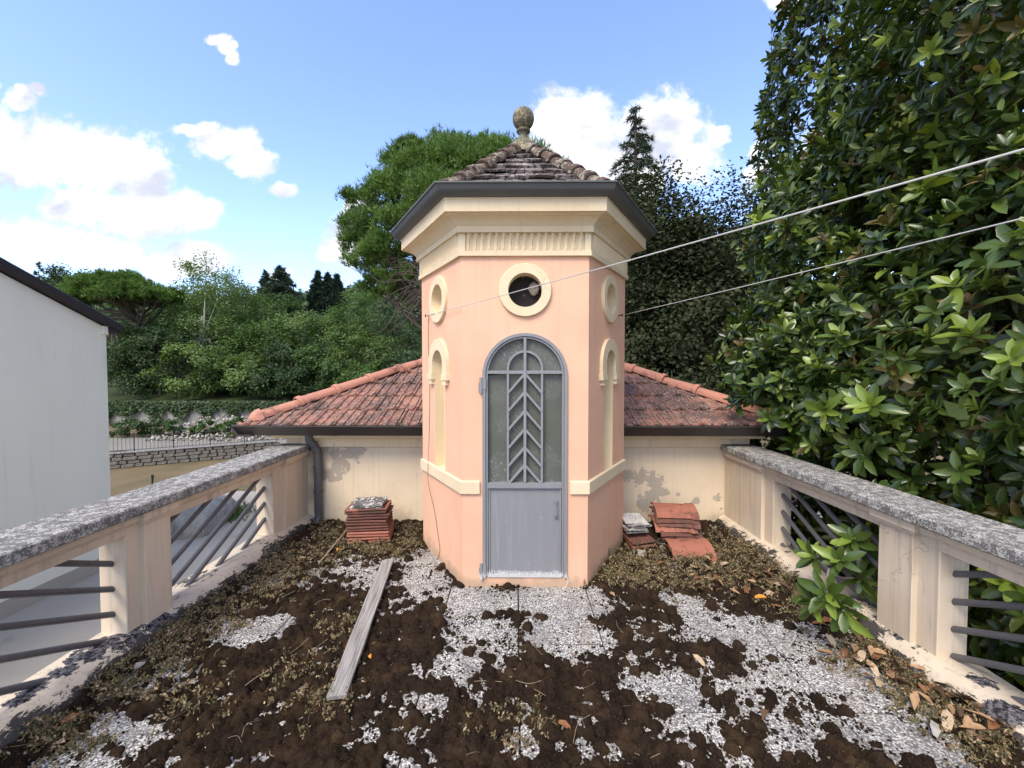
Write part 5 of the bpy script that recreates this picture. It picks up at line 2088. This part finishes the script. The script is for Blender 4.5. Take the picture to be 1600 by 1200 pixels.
# sedum and dry litter along the edges
SED = [  # u, v, ru, rv, count, height
    (1010, 885, 60, 22, 260, .06), (960, 890, 30, 25, 170, .075), (1120, 868, 60, 22, 260, .05), (1170, 850, 40, 22, 170, .055), (1150, 905, 70, 25, 200, .035), (1230, 900, 30, 40, 140, .05), (1205, 870, 40, 25, 170, .055), (1260, 950, 40, 30, 90, .04),
    (520, 835, 35, 16, 150, .035), (580, 862, 55, 12, 190, .045), (640, 850, 25, 14, 110, .035), (630, 828, 30, 8, 60, .03), (470, 870, 50, 22, 200, .035), (420, 905, 40, 28, 200, .035), (340, 950, 50, 32, 240, .035), (280, 985, 45, 28, 190, .035),
    (170, 1070, 60, 30, 210, .035), (90, 1150, 60, 30, 170, .035), (1420, 1065, 50, 40, 190, .035), (1490, 1110, 50, 40, 150, .035), (1340, 1020, 40, 25, 110, .03), (480, 1050, 60, 30, 45, .035), (500, 1100, 60, 30, 45, .035), (300, 1100, 60, 40, 60, .03),
    (540, 985, 40, 30, 70, .03), (800, 1140, 60, 30, 40, .03), (250, 1030, 40, 20, 100, .035), (1080, 905, 60, 20, 130, .035), (1000, 910, 50, 12, 110, .04), (1540, 1160, 40, 40, 110, .035), (440, 885, 30, 20, 100, .04)]
Cs, Ds, Ls = [], [], []
for (u, v, ru, rv, n, h_) in SED:
    k = 0
    while k < n:
        du, dv_ = rng.normal(0, .6, 2)
        p = G(u + du * ru, max(v + dv_ * rv, 822))
        k += 1
        if in_tower(p.x, p.y) or not (XL + .03 < p.x < XR - .03) or p.y > WALLY - .02:
            continue
        z0 = hit_z(p.x, p.y)
        hh = h_ * rng.uniform(.5, 1.2)
        lean = rng.normal(0, .35, 2)
        m_ = 14
        s_ = rng.uniform(.15, 1, m_)
        q = np.stack([p.x + lean[0] * hh * s_ + rng.normal(0, .010, m_), p.y + lean[1] * hh * s_ + rng.normal(0, .010, m_), z0 - .004 + hh * s_], -1)
        Cs.append(q)
        Ds.append(rng.normal(0, .7, (m_, 3)) + np.array([0, 0, .6]))
C_ = np.concatenate(Cs)
D_ = np.concatenate(Ds)
N_ = rng.normal(0, 1, C_.shape)
V, F = quads(C_, D_, N_, .017 * rng.uniform(.6, 1.5, len(C_)), .0085 * rng.uniform(.7, 1.3, len(C_)))
tag(obj('sedum_growth', np_mesh('sedum_growth', V, F, M['sedum'])), 'low olive and brown stonecrop growing along the terrace edges', 'stonecrop', None, 'stuff')
# dry stalks
st = MB()
for k in range(250):
    if k < 170:
        e = SED[rng.integers(len(SED))]
        p = G(e[0] + rng.normal(0, .8) * e[2], max(e[1] + rng.normal(0, .8) * e[3], 826))
    else:
        p = G(rng.uniform(150, 1000), rng.uniform(900, 1190))
    if in_tower(p.x, p.y, .05) or not (XL + .06 < p.x < XR - .06) or p.y > WALLY - .05:
        continue
    L = rng.uniform(.05, .17)
    a = rng.uniform(0, 6.28)
    z0 = hit_z(p.x, p.y) + .004
    q1 = p + Vector((math.cos(a) * L * .5, math.sin(a) * L * .5, z0 + rng.uniform(.0, .03)))
    a2 = a + rng.normal(0, .7)
    q2 = q1 + Vector((math.cos(a2) * L * .5, math.sin(a2) * L * .5, rng.uniform(-.015, .02)))
    q2.z = max(q2.z, .006)
    p.z = z0
    st.tube(curve_pts([p, q1, q2], 3), .0008, 3, caps=False)
tag(st.build('dry_stalks', M['stalk']), 'thin dry stalks scattered over the moss', 'stalks', None, 'stuff')
a, b_ = G(498, 884), G(543, 838)
a.z, b_.z = .02, .07
tag(MB().tube(curve_pts([a, a.lerp(b_, .5) + Vector((.01, 0, .012)), b_], 4), [.007] * 9, 6).build('dry_stick', M['stalk']), 'thin pale stick leaning against the tall tile stack', 'stick')


# ------------------------------------------------------------------ leaves
def leaf_template(fold=.22, curl=.12, wid=.36):
    rows = [(.0, .0), (.22, .66), (.55, 1.0), (.86, .62), (1.0, 0)]
    vs = [(0, 0, 0)]
    for (y, s_) in rows[1:-1]:
        z_ = -curl * y * y
        vs += [(-wid / 2 * s_, y, z_ + fold * wid / 2 * s_), (0, y, z_), (wid / 2 * s_, y, z_ + fold * wid / 2 * s_)]
    vs.append((0, 1, -curl))
    fs = [(0, 2, 1), (0, 3, 2)]
    for r_ in range(2):
        b0 = 1 + r_ * 3
        for (i, j) in ((0, 1), (1, 2)):
            fs += [(b0 + i, b0 + j, b0 + 3 + j), (b0 + i, b0 + 3 + j, b0 + 3 + i)]
    fs += [(7, 8, 10), (8, 9, 10)]
    return np.array(vs, float), np.array(fs)


LT = [leaf_template(.40, .14, .38), leaf_template(.6, .34, .40), leaf_template(.25, -.06, .42)]
dead_me = []
for (f_, c_, w_) in ((.5, .22, .42), (.9, -.25, .40), (.3, .35, .46), (1.3, .15, .38)):
    V0, F0_ = leaf_template(f_, c_, w_)
    V0 = V0 + rng.normal(0, .02, V0.shape)
    V0[:, 1] -= .5
    dead_me.append(np_mesh('fallen_leaf', V0, F0_, M[['rust brown', 'tan', 'pale buff', 'dark brown'][len(dead_me)]], smooth=True))
V0, F0_ = leaf_template(.5, .2, .44)
V0[:, 1] -= .5
orange_me = np_mesh('fallen_leaf', V0, F0_, M['orange_leaf'], smooth=True)
LEAVES = []


def drop(u, v, size, label, me=None, group=None, spread=0, rot=None, lift=.012):
    p = G(u + rng.normal(0, 1) * spread, v + rng.normal(0, 1) * spread * .45)
    if in_tower(p.x, p.y, .05):
        return
    p.x = min(max(p.x, XL + .06), XR - .08)
    p.y = min(p.y, WALLY - .06)
    p.z = hit_z(p.x, p.y) + lift + rng.uniform(0, .012)
    if me is None:
        kk = int(rng.choice(4, p=[.3, .32, .18, .2]))
        me = dead_me[kk]
        size_word = 'small ' if size < .085 else ('large ' if size > .112 else '')
        label = size_word + ['curved rust brown', 'rolled tan', 'flat pale buff', 'folded dark brown'][kk] + ' leaf ' + label
    o = obj('fallen_leaf', me, loc=p, rot=(rng.normal(0, .25), rng.normal(0, .25), rng.uniform(0, 6.28) if rot is None else rot))
    o.scale = (size * .82,) * 3
    tag(o, label, 'leaf', group)


drop(578, 1030, .06, 'single bright orange leaf lying right beside the plank', orange_me, lift=.02, rot=.5)
drop(112, 1138, .10, 'large rust brown leaf lying below the black kerb smear', dead_me[0], lift=.03, rot=-.6)
drop(92, 1172, .09, 'brown leaf half buried in the moss at the lower left', dead_me[2], lift=.02)
drop(897, 1028, .035, 'tiny orange leaf in the middle of the moss', orange_me, lift=.02)
drop(527, 866, .06, 'orange leaf in front of the tall tile stack', orange_me, lift=.04)
drop(1188, 942, .10, 'long yellow orange leaf lowest in the leaf cluster near the balustrade', orange_me, lift=.03, rot=1.3)
drop(958, 936, .09, 'curled brown leaf right of the tower base corner', dead_me[1], lift=.02)
drop(1092, 1040, .09, 'dull brown leaf on the moss right of the slabs', dead_me[2], lift=.02)
drop(880, 1140, .10, 'olive brown leaf on the moss in front of the slabs', dead_me[0], lift=.02)
drop(1195, 1125, .09, 'narrow tan leaf on the bare pebble slabs near the front', dead_me[3], lift=.02)
g1 = 'in the litter between the bright tiles and the balustrade'
for _ in range(26):
    drop(1175, 922, rng.uniform(.07, .12), g1, group='leaf litter by the far right corner', spread=34, lift=.03)
for _ in range(12):
    drop(1080, 900, rng.uniform(.06, .10), 'in the litter just below the two bright tiles', group='leaf litter below the bright tiles', spread=36, lift=.04)
for _ in range(46):
    f = rng.uniform(0, 1)
    zone = 'in front of the right middle post' if f < .35 else ('by the right kerb between post and picture edge' if f < .7 else 'at the front end of the right kerb')
    drop(1300 + 260 * f + rng.normal(0, 20), 1005 + 150 * f + rng.normal(0, 14), rng.uniform(.08, .13), zone, group='leaf litter along the right kerb', lift=.025)
for _ in range(9):
    drop(1310, 985, rng.uniform(.09, .13), 'under the magnolia sprig on the terrace', group='leaves under the magnolia sprig', spread=26, lift=.02)
for _ in range(8):
    drop(430, 890, rng.uniform(.04, .07), 'in the stonecrop along the left kerb', group='small leaves along the left kerb', spread=60, lift=.03)
p = G(1462, 1152)
p.z = .03
mb = MB()
mb.add([(-.05, 0, 0), (-.01, -.015, .012), (.05, -.01, .004), (.052, .012, .012), (0, .02, .02), (-.048, .014, .006)], [(0, 1, 4, 5), (1, 2, 3, 4)])
tag(mb.build('paper_scrap', M['white_scrap'], loc=p, rot=(0, 0, .9)), 'small white scrap on the slabs near the front right kerb', 'scrap')
p = G(1000, 875)
mb = MB()
for k in range(7):
    c_ = Vector((rng.normal(0, .03), rng.normal(0, .02), rng.uniform(.0, .03)))
    mb.box(c_.x - .02, c_.x + .02, c_.y - .012, c_.y + .012, c_.z, c_.z + .008, T=Matrix.Rotation(rng.normal(0, .5), 4, 'Z'))
tag(mb.build('plaster_crumbs', M['white_scrap'], loc=(p.x - .02, p.y, .035)), 'white plaster crumbs at the tower foot below the small stack', 'crumbs')
p = G(219, 1048)
mb = MB().box(-.024, .024, -.018, .018, 0, .022)
tag(mb.build('mortar_lump', M['wall_old'], loc=(p.x, p.y, .02), rot=(.3, .2, .5), bevel=.006), 'pale lump of mortar beside the left kerb', 'lump')

# ------------------------------------------------------------------ magnolia
mag = empty('magnolia_tree', (5.2, 4.6, GZ))
tag(mag, 'huge glossy dark green magnolia overhanging the right balustrade', 'tree')
MO = np.array(mag.location[:])
ELL = [((4.9, 5.0, .6), (2.2, 2.4, 2.2)), ((5.1, 5.3, 2.9), (2.1, 2.0, 2.2)), ((6.2, 5.6, 6.2), (2.5, 2.5, 3.0)), ((5.1, 2.9, 1.3), (2.45, 2.6, 2.9)),
       ((5.6, 3.2, 4.4), (2.6, 2.6, 2.5)), ((6.8, 4.0, 7.6), (3.0, 3.0, 2.8)), ((4.9, 3.0, -1.2), (2.2, 2.8, 1.8)), ((3.9, 4.9, 1.75), (1.45, 1.2, 1.0)), ((2.95, 4.3, 1.42), (.78, .55, .62)), ((2.85, 3.7, 1.28), (.42, .5, .36))]
W_pos, W_axis = [], []
camv = np.array([0, 0, CAMZ])
for ei, (c, r_) in enumerate(ELL):
    c, r_ = np.array(c), np.array(r_)
    area = (r_[0] * r_[1] + r_[1] * r_[2] + r_[0] * r_[2]) / 3 * 12.57
    n = int(area * (72 if ei in (2, 5) else 52))
    d = unit(rng.normal(0, 1, (n, 3)))
    k = rng.normal(0, 2.6, (6, 3))
    ph = rng.uniform(0, 6.28, 6)
    bump = 1 + .055 * sum(np.cos(d @ k[i] + ph[i]) for i in range(6))
    rr_ = np.where(rng.uniform(0, 1, n) < .62, rng.uniform(.88, 1.03, n), rng.uniform(.55, .9, n))
    p = c + d * r_ * (rr_ * bump)[:, None]
    ok = np.ones(n, bool)
    for ej, (c2, r2) in enumerate(ELL):
        if ej != ei:
            ok &= np.sum(((p - np.array(c2)) / np.array(r2)) ** 2, -1) > .45
    # keep the side the terrace can see plus some depth
    tocam = unit(camv - p)
    ok &= (np.sum(d * tocam, -1) > -.35)
    # outside the buildings
    ok &= ~((p[:, 0] < XR + .34) & (p[:, 2] < 1.0) & (p[:, 1] < 4.7))
    ok &= ~((p[:, 0] < XR + .20) & (p[:, 1] < 3.9))
    ok &= ~((p[:, 0] < 2.95) & (p[:, 1] > 4.15) & (p[:, 2] < 1.20 + np.clip(np.minimum(2.8 - p[:, 0], p[:, 1] - 4.36), 0, 3) * .42))
    ok &= p[:, 2] > GZ + .3
    # nothing far outside what can be seen from the terrace
    ok &= (p[:, 1] > 1.55) & (p[:, 0] < 1.75 * p[:, 1]) & (p[:, 2] - CAMZ < 1.25 * p[:, 1])
    W_pos.append(p[ok])
    W_axis.append(unit(d[ok] * .70 + np.array([0, 0, .45]) + rng.normal(0, .35, (ok.sum(), 3))))
W_pos, W_axis = np.concatenate(W_pos), np.concatenate(W_axis)
# sprigs poking through the balustrade and over the coping, placed by hand
SPR = []
for (u, v, Y, ax) in ((1290, 925, 2.42, (-.8, -.3, .35)), (1318, 955, 2.35, (-.5, -.6, -.2)), (1268, 940, 2.5, (-.8, .1, .4)),
                      (1310, 875, 2.82, (-.7, -.4, .5)), (1332, 842, 2.86, (-.6, -.4, .7)), (1270, 868, 2.95, (-.9, -.1, .5)), (1345, 905, 2.8, (-.4, -.5, -.3)), (1352, 860, 2.9, (-.5, -.3, .3))):
    SPR.append((np.array(P(u, v, Y)), unit(np.array(ax))))
leafM, leafMat, leafT = [], [], []


def add_whorl(p, ax, nl, L, mi_fn, open_=None):
    a = unit(ax)
    b = unit(np.cross(a, [.31, .2, .93]))
    c = np.cross(a, b)
    off = rng.uniform(0, 6.28)
    for i in range(nl):
        th = off + i * 2.4
        inc = R(28 + 62 * (i / nl) + rng.normal(0, 7)) if open_ is None else open_
        rad = b * math.cos(th) + c * math.sin(th)
        y = unit(a * math.cos(inc) + rad * math.sin(inc) + np.array([0, 0, -.10]))
        zz = unit(a * math.sin(inc) - rad * math.cos(inc))
        zz = unit(zz - y * np.dot(zz, y))
        x = np.cross(y, zz)
        l = L * rng.uniform(.72, 1.15) * (1.0 - .25 * (i < 3))
        m4 = np.eye(4)
        m4[:3, 0], m4[:3, 1], m4[:3, 2] = x * l, y * l, zz * l
        m4[:3, 3] = p - a * .03 * (i / nl) * 1.5
        leafM.append(m4)
        leafMat.append(mi_fn(i))
        leafT.append(rng.integers(3))


for p, ax in zip(W_pos, W_axis):
    t_ = rng.uniform()
    if t_ < .15:
        fn = lambda i: 1 if i < 7 else 0
    elif t_ < .26:
        fn = lambda i: 2 if i < 6 else 0
    else:
        fn = lambda i: 0
    add_whorl(p, ax, int(rng.integers(8, 13)), rng.choice([.115, .135, .15, .17]), fn)
for p, ax in SPR:
    add_whorl(p, ax, 12, .145, lambda i: 1 if i in (1, 3, 8) else 0)
leafM = np.array(leafM)
leafMat = np.array(leafMat)
leafT = np.array(leafT)
print('magnolia leaves', len(leafM))
# nearest leaves in view become parts of their own
cen = leafM[:, :3, 3] + leafM[:, :3, 1] * .5
uu = 806 + FPX * cen[:, 0] / cen[:, 1]
vv = 579 - FPX * (cen[:, 2] - CAMZ) / cen[:, 1]
inview = (uu > 0) & (uu < 1600) & (vv > 0) & (vv < 1200) & (cen[:, 1] > .5)
score = np.where(inview, np.linalg.norm(cen - camv, axis=1), 1e9)
ns = len(SPR) * 12
score[-ns:] = 0
near = np.argsort(score)[:300]
MATS = [M['mag'], M['mag_fresh'], M['mag_bronze']]
leaf_me = [[np_mesh('leaf', LT[q][0], LT[q][1], MATS[j], smooth=True) for j in range(3)] for q in range(3)]
isn = np.zeros(len(leafM), bool)
isn[near] = True
mi_ = Matrix.Translation(Vector(MO)).inverted()
for k in near:
    o = obj('leaf', leaf_me[leafT[k]][leafMat[k]], mag)
    o.matrix_local = mi_ @ Matrix(leafM[k].tolist())
Vs, Fs, Is = [], [], []
base_n = 0
for q in range(3):
    sel = (~isn) & (leafT == q)
    Mx = leafM[sel]
    V = np.einsum('nij,kj->nki', Mx[:, :3, :3], LT[q][0]) + Mx[:, None, :3, 3] - MO
    nv = len(LT[q][0])
    F = LT[q][1][None] + (np.arange(len(Mx)) * nv)[:, None, None] + base_n
    base_n += len(Mx) * nv
    Vs.append(V.reshape(-1, 3))
    Fs.append(F.reshape(-1, 3))
    Is.append(np.repeat(leafMat[sel], len(LT[q][1])))
stuff(obj('crown', np_mesh('crown', np.concatenate(Vs), np.concatenate(Fs), MATS, np.concatenate(Is), smooth=True), mag))
Ci = []
for (c, r_) in ELL:
    n = 2400
    d = unit(rng.normal(0, 1, (n, 3)))
    p = np.array(c) + d * np.array(r_) * rng.uniform(.25, .86, (n, 1))
    ok = ~((p[:, 0] < XR + .5) & (p[:, 2] < 1.3)) & (p[:, 0] > XR + .4) & ~((p[:, 0] < 3.0) & (p[:, 1] > 4.0) & (p[:, 2] < 1.6)) & (p[:, 2] > GZ + .2)
    Ci.append(p[ok])
Ci = np.concatenate(Ci) - MO
V, F = quads(Ci, rng.normal(0, 1, Ci.shape), rng.normal(0, 1, Ci.shape), .22, .11)
stuff(obj('inner_foliage', np_mesh('inner_foliage', V, F, M['mag']), mag))
mb = MB()
limbs(mb, (0, 0, -.2), (.3, .3, 8), .22, [tuple((np.array(p) - MO) * np.array([.72, .72, .88])) for p in W_pos[rng.integers(0, len(W_pos), 46)]], .1)
mb.build('trunk', M['bark'], mag, True)
for p, ax in SPR:
    tw = MB()
    s_ = np.array([XR + .35, 3.12, .36]) + rng.normal(0, .06, 3)
    tw.tube(curve_pts([s_ - MO, np.array([XR - .02, 2.98, max(.17, p[2] * .8)]) - MO, p - MO], 4), .007, 5)
    tw.build('twig', M['dry_branch'], mag, True)
for (u, v, Y) in ((1460, 720, 3.6), (1515, 500, 3.2)):
    s_ = np.array(P(u, v, Y)) - MO
    MB().tube(curve_pts([s_, s_ + np.array([.1, .1, .15]), s_ + np.array([.25, .3, .2])], 4), .008, 5).build('twig', M['dry_branch'], mag, True)
print('objects', len(bpy.data.objects), 'tris', sum(sum(len(p.vertices) - 2 for p in me.polygons) if len(me.polygons) < 5000 else len(me.polygons) * (len(me.polygons[0].vertices) - 2) for me in {o.data for o in bpy.data.objects if o.type == 'MESH'}))
